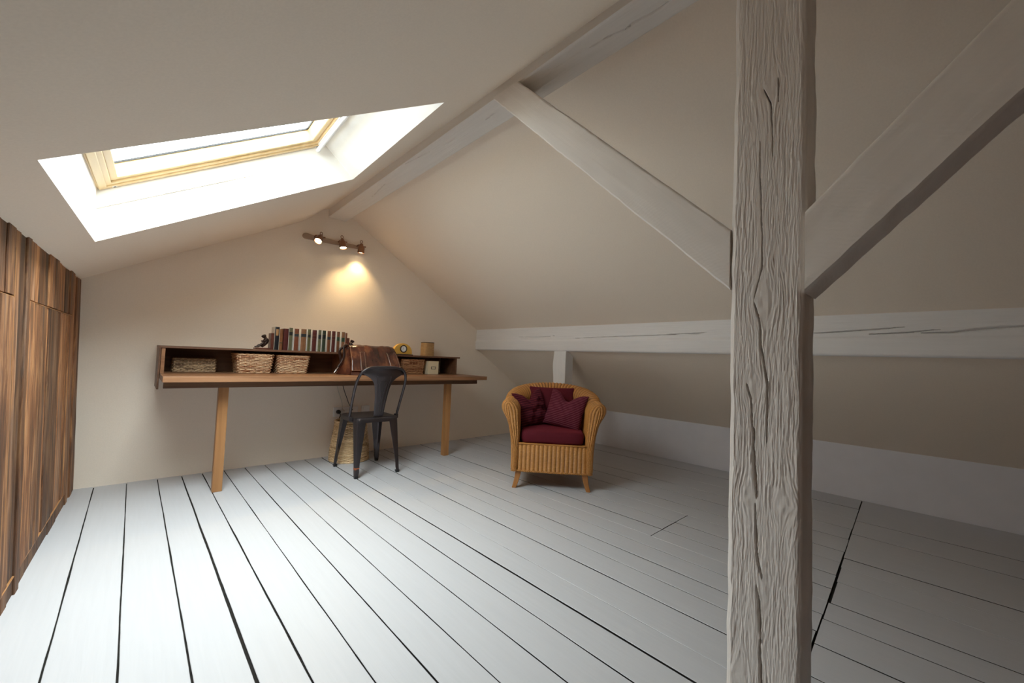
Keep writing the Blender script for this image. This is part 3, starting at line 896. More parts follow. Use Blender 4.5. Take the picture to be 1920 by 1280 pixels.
# waste basket
def round_basket():
    t = thing('waste_basket', 'tall pale wicker waste basket on the floor behind the metal chair', 'basket', (1.462, 3.632, 0))
    rnd = random.Random(9); h = 0.345
    def R(z): return 0.170 - 0.030 * (z / h) ** 1.2 + 0.004 * math.sin(z * 16)
    def lf(tt, z):
        g = 2 * math.pi * tt; n_ = Vector((math.cos(g), math.sin(g), 0)); return n_ * (R(z) - 0.008), n_
    b_ = MB(); rows = 34; r = 0.0058
    weave(b_, lf, [r + (h - 2 * r) * i / (rows - 1) for i in range(rows)], 32, r, 0.0035, rnd, patch=4)
    for j in range(32):
        b_.cur = 0.45
        b_.tube([tuple(lf(j / 32, z)[0] + Vector((0, 0, z))) for z in (0.006, h * .33, h * .66, h - .004)], 0.0035, 5)
    b_.build('body', M['pale_wicker'], t, smooth=True)
    b_ = MB(); b_.cur = 0.1
    b_.lathe([(R(0) - 0.018, 0.004), (R(h) - 0.018, h - 0.012), (R(h) - 0.022, h - 0.012), (R(0) - 0.024, 0.012)], None, 32)
    b_.build('lining', M['pale_wicker'], t, smooth=True, angle=40)
    for nm, z in (('rim', h), ('foot_rim', 0.010)):
        b_ = MB()
        for ph in (0, math.pi):
            b_.cur = 0.6
            b_.tube([tuple(lf(k / 128, z)[0] + lf(k / 128, z)[1] * (0.004 * math.cos(ph + k * math.pi / 4)) + Vector((0, 0, z + 0.003 * math.sin(ph + k * math.pi / 4)))) for k in range(128)], 0.0058, 6, closed=True)
        b_.build(nm, M['pale_wicker'], t, smooth=True)
round_basket()

# ------------------------------------------------------------------ cream file box
t = thing('file_box', 'cream cardboard box with a small metal label holder in the desk shelf', 'box', (2.230, 3.60, DZ))
M['cream'] = plain('cream_board', (0.82, 0.70, 0.49), 0.75, nscale=60, nstr=0.03)
b = MB(); b.box(-0.062, 0.062, -0.068, 0.08, 0, 0.132); b.build('body', M['cream'], t, bevel=0.002)
b = MB()
for x0, x1, z0, z1 in ((-0.026, 0.026, 0.049, 0.053), (-0.026, 0.026, 0.073, 0.077), (-0.026, -0.021, 0.053, 0.073), (0.021, 0.026, 0.053, 0.073)):
    b.box(x0, x1, -0.0705, -0.0678, z0, z1)
lh = b.build('label_holder', M['gunmetal'], t)
b = MB(); b.box(-0.021, 0.021, -0.0692, -0.0680, 0.053, 0.073); b.build('label_card', M['cream'], lh)

# ------------------------------------------------------------------ books
M['pages'] = plain('book_pages', (0.74, 0.68, 0.55), 0.85, nscale=120, nstr=0.1)
M['boards'] = plain('pale_book_boards', (0.86, 0.84, 0.78), 0.6)
def leather(name, col, rough=0.32):
    m, nt, p = new_mat(name)
    n = N(nt, 'ShaderNodeTexNoise', Scale=35.0, Detail=4.0)
    nt.links.new(coords(nt), n.inputs['Vector'])
    nt.links.new(mixc(nt, n.outputs['Fac'], tuple(c * 0.7 for c in col), tuple(min(1, c * 1.35) for c in col)), p.inputs['Base Color'])
    p.inputs['Roughness'].default_value = rough
    bump(nt, p, n.outputs['Fac'], 0.1, 0.004)
    return m
LC = {'black': (0.018, 0.018, 0.022), 'tan': (0.30, 0.125, 0.05), 'maroon': (0.12, 0.026, 0.022), 'wine': (0.15, 0.036, 0.030), 'olive': (0.16, 0.145, 0.06), 'redbrown': (0.26, 0.085, 0.04), 'caramel': (0.34, 0.16, 0.075),
      'green': (0.055, 0.075, 0.045), 'moss': (0.19, 0.18, 0.095), 'chestnut': (0.24, 0.09, 0.04), 'slate': (0.035, 0.042, 0.05), 'ink': (0.02, 0.025, 0.025), 'apricot': (0.62, 0.34, 0.15), 'forest': (0.05, 0.085, 0.045), 'gold': (0.50, 0.33, 0.10)}
LM = {k: leather('book_leather_' + k, tuple(c * 0.72 for c in v), 0.28) for k, v in LC.items()}
# x0, x1, top z, spine, boards, label colour, label z range (fraction), ribs, label text
BK = [
 (0.7905, 0.8250, 1.128, 'black', 'pages', 'apricot', (0.62, 0.90), 0, 'tall black book with an apricot label on its spine, first beside the left bookend'),
 (0.8265, 0.8490, 1.113, 'tan', 'tan', 'ink', (0.30, 0.36), 5, 'narrow tan leather book with raised spine bands next to the black book'),
 (0.8540, 0.8890, 1.120, 'maroon', 'maroon', None, None, 0, 'plain maroon book between a banded tan book and an olive book'),
 (0.8915, 0.9205, 1.129, 'moss', 'boards', 'ink', (0.66, 0.82), 3, 'olive green book with dark label next to the plain maroon book'),
 (0.9280, 0.9640, 1.125, 'redbrown', 'boards', 'slate', (0.64, 0.76), 0, 'red brown book with a slate band, right after the olive book'),
 (0.9770, 1.0200, 1.126, 'caramel', 'boards', 'slate', (0.64, 0.78), 0, 'thickest caramel brown book with a broad slate band across its spine'),
 (1.0280, 1.0540, 1.128, 'olive', 'boards', 'ink', (0.62, 0.76), 2, 'thin olive book between the thickest caramel book and a wine red book'),
 (1.0640, 1.1010, 1.125, 'wine', 'boards', 'maroon', (0.60, 0.72), 0, 'wine red book in the middle of the row between two thin olive books'),
 (1.1085, 1.1340, 1.128, 'moss', 'boards', 'ink', (0.58, 0.78), 0, 'thin olive book with dark label just right of the wine red book'),
 (1.1410, 1.1710, 1.127, 'green', 'boards', 'ink', (0.60, 0.80), 2, 'dark green book with black label in the right half of the row'),
 (1.1820, 1.2120, 1.126, 'chestnut', 'boards', 'slate', (0.58, 0.72), 0, 'chestnut book with slate band right after the dark green book'),
 (1.2195, 1.2510, 1.127, 'wine', 'boards', 'maroon', (0.62, 0.74), 2, 'wine red book fourth from the right bookend'),
 (1.2585, 1.2850, 1.125, 'chestnut', 'boards', 'forest', (0.54, 0.74), 0, 'chestnut book with green label, third from the right bookend'),
 (1.2980, 1.3300, 1.126, 'caramel', 'boards', 'forest', (0.52, 0.72), 0, 'caramel book with green label second from the right bookend'),
 (1.3315, 1.3490, 1.120, 'redbrown', 'redbrown', None, None, 0, 'thin plain red brown book touching the right bookend'),
]
def make_book(x0, x1, zt, sp, bd, lab, lz, ribs, label, idx):
    zb = 0.950
    w = x1 - x0; h = zt - zb; dep = 0.105 + 0.004 * ((idx * 7) % 4)
    y0 = 3.528 + 0.0025 * ((idx * 5) % 4)
    t = thing('book', label, 'book', ((x0 + x1) / 2, y0, zb), 0, 'old books on the shelf top')
    bmat = M['boards'] if bd == 'boards' else M['pages'] if bd == 'pages' else LM[bd]
    b_ = MB()
    for s_ in (-1, 1):
        xa, xb = (s_ * (w / 2 + 0.0009), s_ * (w / 2 - 0.0012)) if bd == 'boards' else (s_ * w / 2, s_ * (w / 2 - 0.0022))
        b_.box(min(xa, xb), max(xa, xb), 0.003, dep, 0, h)
    b_.build('cover_boards', bmat, t, bevel=0.0006)
    # rounded spine with joints
    o_ = []
    n_ = 10
    for k in range(n_ + 1):
        g = math.pi * k / n_
        o_.append((-w / 2 * math.cos(g) * 1.0, 0.008 - 0.0085 * math.sin(g) - 0.001))
    o_ = o_ + [(w / 2, 0.011), (-w / 2, 0.011)]
    b_ = MB(); b_.prism(o_, 0, h, 'z')
    for k in range(ribs):
        z = h * (0.14 + 0.72 * k / max(1, ribs - 1))
        b_.prism([(x * 1.03, y - 0.0012) for x, y in o_], z - 0.0015, z + 0.0015, 'z')
    spn = b_.build('spine', LM[sp], t, smooth=True, angle=40)
    if lab:
        z0, z1 = h * lz[0], h * lz[1]
        b_ = MB()
        fr_ = 0.8 if sp == 'black' else 1.01
        b_.prism([(x * fr_, y - 0.0007) for x, y in o_[:n_ + 1]] + [(w / 2 * fr_, 0.0085), (-w / 2 * fr_, 0.0085)], z0, z1, 'z')
        b_.build('spine_label', LM[lab], spn, smooth=True, angle=40)
        if sp != 'black':
            for z in (z0 - 0.002, z1 + 0.001):
                b_ = MB()
                b_.prism([(x * 1.012, y - 0.0008) for x, y in o_[:n_ + 1]] + [(w / 2, 0.0085), (-w / 2, 0.0085)], z, z + 0.001, 'z')
                b_.build('gilt_line', LM['gold'], spn)
    b_ = MB(); b_.box(-w / 2 + 0.0023, w / 2 - 0.0023, 0.0112, dep - 0.003, 0.003, h - 0.003)
    b_.build('pages', M['pages'], t)
    return t
for i, a in enumerate(BK): make_book(*a, i)

# ------------------------------------------------------------------ bookends: seated figures reading on a block
def skin(name, verts, edges, radii, mat, parent, root=0, sub=2):
    me = bpy.data.meshes.new(name); me.from_pydata(verts, edges, [])
    o = bpy.data.objects.new(name, me); COL.objects.link(o)
    me.materials.append(mat)
    sk = o.modifiers.new('skin', 'SKIN'); sk.use_smooth_shade = True
    for i_, r in enumerate(radii):
        v = me.skin_vertices[0].data[i_]
        v.radius = (r, r) if not isinstance(r, tuple) else r
        v.use_root = (i_ == root)
    s_ = o.modifiers.new('subd', 'SUBSURF'); s_.levels = sub; s_.render_levels = sub
    o.parent = parent
    return o
def bookend(label, loc, s):
    t = thing('bookend', label, 'bookend', loc, 0, 'pair of figure bookends')
    M['mahogany'] = M.get('mahogany') or leather('mahogany', (0.12, 0.035, 0.022), 0.3)
    b_ = MB(); b_.box(*sorted((0.0, -s * 0.118)), 0.0, 0.085, 0, 0.012); b_.build('base', M['mahogany'], t, bevel=0.002)
    b_ = MB(); b_.box(*sorted((0.0, -s * 0.020)), 0.0, 0.085, 0.012, 0.128); b_.build('upright', M['mahogany'], t, bevel=0.002)
    X = lambda x, y, z: (-s * x, 0.042 + y, z)
    vs_ = [X(.040, 0, .030), X(.038, 0, .055), X(.044, 0, .078), X(.052, 0, .090), X(.062, 0, .102), X(.066, 0, .110),      # hips, belly, chest, neck, head, crown
           X(.062, -.012, .026), X(.066, -.016, .052), X(.090, -.016, .020), X(.104, -.016, .018),                             # near leg: hip, knee, ankle, foot
           X(.062, .012, .026), X(.080, .016, .034), X(.096, .016, .020), X(.110, .016, .018),
           X(.046, -.018, .080), X(.060, -.022, .060), X(.070, -.012, .066), X(.046, .018, .080), X(.060, .022, .060), X(.072, .012, .064)]
    ed = [(0, 1), (1, 2), (2, 3), (3, 4), (4, 5), (0, 6), (6, 7), (7, 8), (8, 9), (0, 10), (10, 11), (11, 12), (12, 13), (2, 14), (14, 15), (15, 16), (2, 17), (17, 18), (18, 19)]
    rd = [.021, .021, .022, .011, .018, .014, .011, .009, .006, .005, .011, .009, .006, .005, .008, .006, .005, .008, .006, .005]
    cx_ = -s * 0.06
    vs_ = [(cx_ + (x_ - cx_) * 1.12, 0.042 + (y_ - 0.042) * 1.2, 0.012 + (z_ - 0.012) * 1.02) for x_, y_, z_ in vs_]
    skin('figure', vs_, ed, [r_ * 1.15 for r_ in rd], M['bronze'], t)
    return t
bookend('dark seated figure bookend at the left end of the book row', (0.7885, 3.535, 0.950), 1)
bookend('dark bookend at the right end of the book row, half hidden by the leather bag', (1.3508, 3.535, 0.950), -1)

# ------------------------------------------------------------------ mantel clock
M['honey'] = wood('honey_wood', (0.62, 0.33, 0.045), (0.74, 0.43, 0.075), (0.82, 0.52, 0.12), 'x', 1.0, rough=0.4, bstr=0.02)
t = thing('mantel_clock', 'small half round honey wood clock on the shelf top beside the bag', 'clock', (1.910, 3.60, 0.950))
b = MB(); b.box(-0.115, 0.108, -0.025, 0.03, 0, 0.007); b.build('base', M['bronze'], t, bevel=0.001)
b = MB()
o_ = [(-0.098, 0.0075)] + [(-0.098 * math.cos(math.pi * k / 24) , 0.018 + 0.094 * math.sin(math.pi * k / 24) ** 0.9) for k in range(25)] + [(0.098, 0.0075)]
b.prism(o_, -0.020, 0.022, 'y'); b.build('case', M['honey'], t, bevel=0.003, seg=3, smooth=True, angle=30)
FM = Matrix.Translation((0.004, -0.0205, 0.059)) @ Matrix.Rotation(math.radians(90), 4, 'X')
b = MB(); b.lathe([(0.0375, -0.002), (0.0375, 0.003), (0.034, 0.0065), (0.0285, 0.005), (0.0275, 0.0015), (0.027, -0.002)], FM, 36)
bz = b.build('bezel', M['bronze'], t, smooth=True, angle=40)
b = MB(); b.lathe([(0.0278, -0.0005), (0.0278, 0.002)], FM, 32); dial = b.build('dial', M['white'], t)
b = MB()
for k in range(12):
    Mx = FM @ Matrix.Rotation(k * math.pi / 6, 4, 'Z')
    q = [Mx @ Vector(p) for p in ((-0.0007, 0.0215, 0.0021), (0.0007, 0.0215, 0.0021), (0.0007, 0.0255, 0.0021), (-0.0007, 0.0255, 0.0021), (-0.0007, 0.0215, 0.0025), (0.0007, 0.0215, 0.0025), (0.0007, 0.0255, 0.0025), (-0.0007, 0.0255, 0.0025))]
    b.hexa([tuple(p) for p in q])
b.build('hour_marks', M['black'], dial)
for nm, ang, ln, w in (('hour_hand', 2.2, 0.011, 0.0012), ('minute_hand', 0.25, 0.019, 0.0009)):
    Mx = FM @ Matrix.Rotation(ang, 4, 'Z')
    q = [tuple(Mx @ Vector(p)) for p in ((-w, -0.003, 0.0028), (w, -0.003, 0.0028), (w * .5, ln, 0.0028), (-w * .5, ln, 0.0028), (-w, -0.003, 0.0034), (w, -0.003, 0.0034), (w * .5, ln, 0.0034), (-w * .5, ln, 0.0034))]
    b = MB(); b.hexa(q); b.build(nm, M['black'], dial)

# ------------------------------------------------------------------ leather satchel
m, nt, p = new_mat('bag_leather')
n = N(nt, 'ShaderNodeTexNoise', Scale=7.0, Detail=5.0, Roughness=0.6); nt.links.new(coords(nt, (1.6, 1, .9)), n.inputs['Vector'])
r_ = ramp(nt, [(0.36, (0.030, 0.009, 0.006)), (0.54, (0.095, 0.027, 0.014)), (0.72, (0.27, 0.10, 0.038))]); nt.links.new(n.outputs['Fac'], r_.inputs['Fac'])
nt.links.new(r_.outputs['Color'], p.inputs['Base Color']); p.inputs['Roughness'].default_value = 0.27; p.inputs['Coat Weight'].default_value = 0.35; p.inputs['Coat Roughness'].default_value = 0.2
n2 = N(nt, 'ShaderNodeTexNoise', Scale=16.0, Detail=4.0); nt.links.new(coords(nt), n2.inputs['Vector']); bump(nt, p, n2.outputs['Fac'], 0.25, 0.012)
M['bag'] = m
M['strap'] = leather('strap_leather', (0.035, 0.016, 0.012), 0.28)
M['stitch'] = plain('bag_stitching', (0.45, 0.25, 0.15), 0.7)
bag = thing('leather_satchel', 'shiny brown leather satchel with flap and straps standing on the desk', 'bag', (1.545, 3.42, DZ + 0.0005))
def bagpt(u, w, s):   # u 0..1 along width, w 0..1 height, s -1 front .. 1 back
    xl0, xr0 = -0.240, 0.236
    xl1, xr1 = -0.218, 0.190
    xa = xl0 + (xl1 - xl0) * w; xb = xr0 + (xr1 - xr0) * w
    dep = 0.085 * (1 - w) ** 0.8 + 0.020
    yc = -0.020 + 0.045 * w
    return Vector((xa + (xb - xa) * u, yc + s * dep, 0.232 * w))
b = MB()
rows = []
for i in range(17):
    w = i / 16
    row = []
    lp = [(k / 20, -1) for k in range(21)] + [(1, -0.5), (1, 0), (1, 0.5)] + [(1 - k / 20, 1) for k in range(21)] + [(0, 0.5), (0, 0), (0, -0.5)]
    for u, s in lp:
        q = bagpt(u, w, s)
        fold = 0.018 * (1 - abs(s)) * math.sin(w * math.pi) * (1 if u in (0, 1) else 0)
        q.x += fold * (1 if u < 0.5 else -1)
        q += Vector((0, 1, 0)) * 0.006 * mnoise.noise((u * 5, w * 4, s * 2)) * (1 if abs(s) == 1 else 0)
        row.append(tuple(q))
    rows.append(row)
b.grid(rows, closed_v=True)
k_ = len(rows[0]); b.f.append(tuple(range(k_))); b.f.append(tuple(16 * k_ + k for k in range(k_)))
b.build('body', M['bag'], bag, smooth=True, angle=60)
def flapf(u, w, off=0.0):   # w: 0 back of top .. 1 lower front edge
    if w < 0.16:
        q = bagpt(u, 1.0, 1 - 2 * (w / 0.16)); q.z += 0.010 * math.sin(math.pi * min(1, w / 0.16)) + 0.004; nrm = Vector((0, 0, 1))
    else:
        t_ = (w - 0.16) / 0.84
        q = bagpt(u, 1.0 - t_ * 0.86, -1); q.y -= 0.009 + 0.010 * math.sin(t_ * math.pi); nrm = Vector((0, -1, 0.25)).normalized(); q.z += 0.004 * (1 - t_)
    wr = 0.010 * mnoise.noise((u * 4.5, w * 2.2, 2.0)) + 0.005 * mnoise.noise((u * 11, w * 4, 7.0))
    return q + nrm * (off + wr)
def flap_sheet(u0, u1, w0, w1, off, th, nu_=22, nw=24):
    b_ = MB()
    P_ = [[tuple(flapf(u0 + (u1 - u0) * i / nu_, w0 + (w1 - w0) * j / nw, off)) for j in range(nw + 1)] for i in range(nu_ + 1)]
    b_.grid(P_)
    return b_
def add_sheet(name, b_, mat, parent, th):
    o = b_.build(name, mat, parent, smooth=True)
    s_ = o.modifiers.new('thickness', 'SOLIDIFY'); s_.thickness = th; s_.offset = 0
    return o
flap = add_sheet('flap', flap_sheet(0.0, 0.97, 0.0, 1.0, 0.004, 0.004, 30, 30), M['bag'], bag, 0.004)
for u0, u1 in ((0.17, 0.275), (0.755, 0.955)):
    st = add_sheet('strap', flap_sheet(u0, u1, 0.34, 1.03, 0.0085, 0.003, 8, 16), M['bag'], bag, 0.003)
    b = MB()
    for uu_ in (u0 + 0.012, u1 - 0.012):
        b.tube([flapf(uu_, 0.35 + 0.66 * j / 20, 0.0105) for j in range(21)], 0.0011, 5)
    b.build('stitching', M['stitch'], st)
    um = (u0 + u1) / 2
    b = MB(); q = flapf(um, 1.0, 0.014); b.box(q.x - 0.026, q.x + 0.026, q.y - 0.004, q.y + 0.004, q.z - 0.022, q.z + 0.008)
    b.build('buckle', M['gunmetal'], st, bevel=0.002)
b = MB(); b.tube([flapf(0.004, w, 0.006) for w in [0.18 + 0.8 * j / 20 for j in range(21)]] + [flapf(u, 0.985, 0.006) for u in [0.02 + 0.93 * j / 20 for j in range(21)]], 0.0013, 5)
b.build('stitching', M['stitch'], flap)
b = MB()
b.tube(smoothpath([(-0.225, 0.03, 0.245), (-0.262, 0.0, 0.235), (-0.262, -0.012, 0.17), (-0.275, -0.012, 0.11), (-0.315, -0.02, 0.05), (-0.340, -0.03, 0.014)], 8), 0.0125, 8, flat=(0.55, 1.0), up0=(0, 1, 0))
b.tube(smoothpath([(-0.235, 0.03, 0.235), (-0.285, 0.03, 0.20), (-0.272, 0.03, 0.12), (-0.262, 0.02, 0.02)], 8), 0.0110, 8, flat=(0.55, 1.0), up0=(0, 1, 0))
b2 = MB()
b2.add([(-0.236, -0.105, 0.0), (-0.305, 0.035, 0.0), (-0.236, 0.075, 0.0), (-0.224, -0.040, 0.150), (-0.262, 0.030, 0.140), (-0.224, 0.055, 0.150), (-0.215, 0.0, 0.215), (-0.228, 0.030, 0.215), (-0.215, 0.045, 0.215)],
       [(0, 2, 1), (0, 1, 4, 3), (1, 2, 5, 4), (2, 0, 3, 5), (3, 4, 7, 6), (4, 5, 8, 7), (5, 3, 6, 8), (6, 7, 8)])
b2.build('gusset', M['bag'], bag, bevel=0.006, seg=3)
sh = b.build('shoulder_strap', M['strap'], bag, smooth=True)
b = MB(); b.tube([(-0.312, -0.026, 0.060), (-0.330, -0.032, 0.036), (-0.346, -0.036, 0.013)], 0.012, 10, flat=(0.5, 1.0), up0=(1, 0, 0)); b.build('strap_end', M['steel'], sh, smooth=True, bevel=0.002)
b = MB(); b.tube(smoothpath([(0.190, 0.03, 0.215), (0.235, 0.02, 0.16), (0.285, 0.015, 0.09), (0.318, 0.01, 0.02)], 8), 0.012, 8, flat=(0.35, 1.2), up0=(1, 0, 0)); b.v = [(x_ - 0.055 * max(0, (0.19 - z_) / 0.19), y_, z_) for x_, y_, z_ in b.v]; b.build('side_strap', M['strap'], bag, smooth=True)

# ------------------------------------------------------------------ wall sockets, plug and cords
t = thing('wall_socket', 'white triple wall socket with a black plug under the desk', 'socket', (1.487, YB, 0.400), 0)
b = MB(); b.box(-0.117, 0.113, -0.010, 0, -0.043, 0.042); pl = b.build('plate', M['white'], t, bevel=0.003)
SM = lambda x, z, y=-0.010: Matrix.Translation((x, y, z)) @ Matrix.Rotation(math.radians(90), 4, 'X')
for x in (-0.075, 0.0, 0.075):
    b = MB(); b.lathe([(0.0225, -0.001), (0.0225, 0.0015), (0.020, 0.0015), (0.019, -0.0005)], SM(x, 0), 24)
    so_ = b.build('outlet', M['white'], pl, smooth=True, angle=40)
t = thing('wall_switch_plate', 'small white single wall plate right of the triple socket', 'socket', (1.672, YB, 0.408), 0)
b = MB(); b.box(-0.040, 0.040, -0.010, 0, -0.040, 0.040); pl = b.build('plate', M['white'], t, bevel=0.003)
b = MB(); b.box(-0.024, 0.024, -0.013, -0.010, -0.024, 0.024); b.build('cover', M['white'], t, bevel=0.002)
t = thing('power_cord', 'black power cord with round plug hanging from the triple wall socket', 'cord', (1.412, 3.80, 0.38))
b = MB(); b.lathe([(0.019, 0.0), (0.0195, 0.006), (0.017, 0.028), (0.010, 0.034)], SM(0, 0.022, 0.0175), 20); b.build('plug', M['black'], t, smooth=True, angle=40)
b = MB(); b.tube(smoothpath([(0.0, -0.012, 0.022), (0.004, -0.030, -0.01), (-0.030, -0.040, -0.075), (-0.060, -0.05, -0.15), (-0.060, -0.06, -0.23), (-0.030, -0.08, -0.30), (0.0, -0.06, -0.345), (0.04, -0.03, -0.374), (0.09, -0.02, -0.376)], 10), 0.0042, 8)
b.build('cable', M['black'], t, smooth=True)
M['cordwhite'] = plain('cord_white', (0.62, 0.58, 0.50), 0.5); M['cordgrey'] = plain('cord_dark', (0.05, 0.045, 0.04), 0.5)
b = MB(); b.tube(smoothpath([(1.384, 3.80, 0.690), (1.392, 3.81, 0.62), (1.425, 3.81, 0.53), (1.443, 3.812, 0.47), (1.447, 3.812, 0.43), (1.470, 3.814, 0.405)], 8), 0.0032, 6)
tag(b.build('lamp_cord', M['cordwhite'], smooth=True), 'thin pale cord running from the desk underside down to the socket', 'cord')
b = MB(); b.tube(smoothpath([(1.430, 3.80, 0.690), (1.445, 3.806, 0.62), (1.480, 3.806, 0.53), (1.510, 3.806, 0.46), (1.545, 3.812, 0.41)], 8), 0.0032, 6)
tag(b.build('lamp_cord', M['cordgrey'], smooth=True), 'thin dark cord running from the desk underside behind the chair back', 'cord')

# ------------------------------------------------------------------ metal side chair at the desk
ch = thing('metal_chair', 'dark gunmetal sheet steel chair with open hoop back facing the desk', 'chair', (1.455, 3.25, 0))
SH = 0.448
# seat: dished sheet with rounded corners and turned-down skirt  (local: back of the chair is -y)
def seat_loop(k, n, a, c, e=6.0):
    p, n_ = rloop(k / n, a, c, e); return p, n_
n_ = 72
rows = []
def seat_z(x, y): return SH - 0.006 * max(0, 1 - (x / .15) ** 2 - (y / .15) ** 2)
for a, dz in ((0.003, None), (0.06, None), (0.11, None), (0.150, None), (0.165, 0.0), (0.174, -0.004), (0.178, -0.012), (0.179, -0.040), (0.176, -0.040), (0.172, -0.008)):
    row = []
    for k in range(n_):
        p, q = seat_loop(k, n_, a, a, 5.0)
        z = seat_z(p.x, p.y) if dz is None else SH + dz
        row.append((p.x, p.y, z))
    rows.append(row)
b = MB(); b.grid(rows, closed_v=True); b.f.append(tuple(k for k in range(n_)))
b.build('seat', M['gunmetal'], ch, smooth=True, angle=50)
# legs: tapered folded sheet, L section, flared foot
FT = {(-1, 1): (-0.187, 0.226), (-1, -1): (-0.184, -0.224), (1, 1): (0.196, 0.219), (1, -1): (0.178, -0.231)}
for (sx, sy), (fx, fy) in FT.items():
    tx, ty = sx * 0.170, sy * 0.170
    b = MB()
    rows = []
    for i in range(15):
        t_ = i / 14
        z = (SH - 0.004) * (1 - t_) + 0.018 * t_
        wd = 0.052 * (1 - t_) ** 1.1 + 0.026
        cx = tx + (fx - tx) * t_; cyy = ty + (fy - ty) * t_
        if t_ > 0.86: wd = 0.027 + 0.006 * math.sin((t_ - .86) / .14 * math.pi)
        # outer corner at (cx, cyy); the two flanges run inwards
        r = min(0.012, wd * .35)
        o_ = [(0, -wd), (0, -r), (-r * .3, -r * .3), (-r, 0), (-wd, 0), (-wd, -0.004), (-r * 1.3, -0.006), (-0.006, -r * 1.3), (-0.004, -wd)]
        if t_ > 0.6:
            m_ = min(1, (t_ - .6) / .2)
            o_[6] = (o_[6][0] * (1 - m_) + (-wd * .8) * m_, o_[6][1] * (1 - m_) + (-wd * .5) * m_)
            o_[7] = (o_[7][0] * (1 - m_) + (-wd * .5) * m_, o_[7][1] * (1 - m_) + (-wd * .8) * m_)
        rows.append([(cx + sx * u, cyy + sy * v, z) for u, v in o_])
    b.grid(rows, closed_v=True); b.f.append(tuple(range(9))); b.f.append(tuple(14 * 9 + k for k in range(9)))
    # embossed rib down the corner
    leg = b.build('leg', M['gunmetal'], ch, smooth=True, angle=45, bevel=0.0015)
    b = MB()
    b.hexa([(fx - sx * u, fy - sy * v, 0) for u, v in ((0.001, 0.001), (0.025, 0.001), (0.025, 0.025), (0.001, 0.025))] + [(fx - sx * u, fy - sy * v, 0.020) for u, v in ((-0.001, -0.001), (0.028, -0.001), (0.028, 0.028), (-0.001, 0.028))])
    b.build('foot_cap', M['black'], leg, bevel=0.002)
    if (sx, sy) == (-1, -1):
        b = MB(); g = 0.93
        qx, qy = tx + (fx - tx) * .86, ty + (fy - ty) * .86
        b.hexa([(qx - sx * u, qy - sy * v, 0.066) for u, v in ((-0.0012, -0.0012), (0.031, -0.0012), (0.031, 0.031), (-0.0012, 0.031))] + [(qx - sx * u, qy - sy * v, 0.080) for u, v in ((-0.0002, -0.0002), (0.033, -0.0002), (0.033, 0.033), (-0.0002, 0.033))])
        b.build('rust_band', M['rust'], leg)
# hoop back
def hoop_pt(g):    # g -1 .. 1 from left bottom over the top to right bottom
    pts = [(-0.199, -0.095, SH + 0.005), (-0.203, -0.135, 0.56), (-0.205, -0.190, 0.69), (-0.196, -0.222, 0.765), (-0.165, -0.244, 0.818), (-0.110, -0.254, 0.842), (0, -0.262, 0.847)]
    pts = pts + [(-x, y, z) for x, y, z in reversed(pts[:-1])]
    return pts
b = MB(); b.tube(smoothpath(hoop_pt(0), 7), 0.0105, 10); b.build('back_hoop', M['gunmetal'], ch, smooth=True)
for s_ in (-1, 1):
    b = MB(); b.box(*sorted((s_ * 0.180, s_ * 0.208)), -0.110, -0.080, SH - 0.030, SH + 0.006)
    b.build('hoop_bracket', M['gunmetal'], ch, bevel=0.004)
# splat: sheet widening into the hoop top
SP = [(0.452, 0.040, -0.176), (0.50, 0.042, -0.186), (0.56, 0.046, -0.199), (0.62, 0.052, -0.212), (0.67, 0.059, -0.223), (0.705, 0.067, -0.231), (0.735, 0.081, -0.238), (0.758, 0.103, -0.243), (0.774, 0.130, -0.246), (0.787, 0.158, -0.247), (0.797, 0.177, -0.248), (0.812, 0.166, -0.250), (0.826, 0.147, -0.253), (0.838, 0.118, -0.257), (0.845, 0.088, -0.260)]
def splat_at(z):
    for (a, wa, ya), (c, wc, yc) in zip(SP, SP[1:]):
        if z <= c: t_ = (z - a) / (c - a); return wa + (wc - wa) * t_, ya + (yc - ya) * t_
    return SP[-1][1], SP[-1][2]
P_ = []
for z, w, y in SP:
    P_.append([(w * k / 12, y + 0.014 * (k / 12) ** 2 * (w / 0.1) * (1 if z < .74 else .8), z) for k in range(-12, 13)])
b = MB(); b.grid(P_)
spl = b.build('splat', M['gunmetal'], ch, smooth=True, sub=1)
s_ = spl.modifiers.new('thickness', 'SOLIDIFY'); s_.thickness = 0.004; s_.offset = 0
def onsplat(x, z): 
    w, y = splat_at(z); return (x, y + 0.014 * (x / w) ** 2 * (w / 0.1) - 0.0042, z)
for s2 in (-1, 1):
    b = MB(); b.tube(smoothpath([onsplat(s2 * x, z) for x, z in ((0.052, 0.775), (0.058, 0.768), (0.056, 0.745), (0.046, 0.70), (0.036, 0.62), (0.029, 0.54), (0.026, 0.462))], 5), 0.0034, 6); b.build('pressed_rib', M['gunmetal'], spl, smooth=True)
b = MB(); b.tube(smoothpath([onsplat(x, z) for x, z in ((-0.008, 0.462), (-0.008, 0.56), (-0.010, 0.62), (-0.026, 0.70), (-0.030, 0.722), (-0.020, 0.730), (0, 0.731), (0.020, 0.730), (0.030, 0.722), (0.026, 0.70), (0.010, 0.62), (0.008, 0.56), (0.008, 0.462))], 5), 0.0030, 6); b.build('pressed_rib', M['gunmetal'], spl, smooth=True)

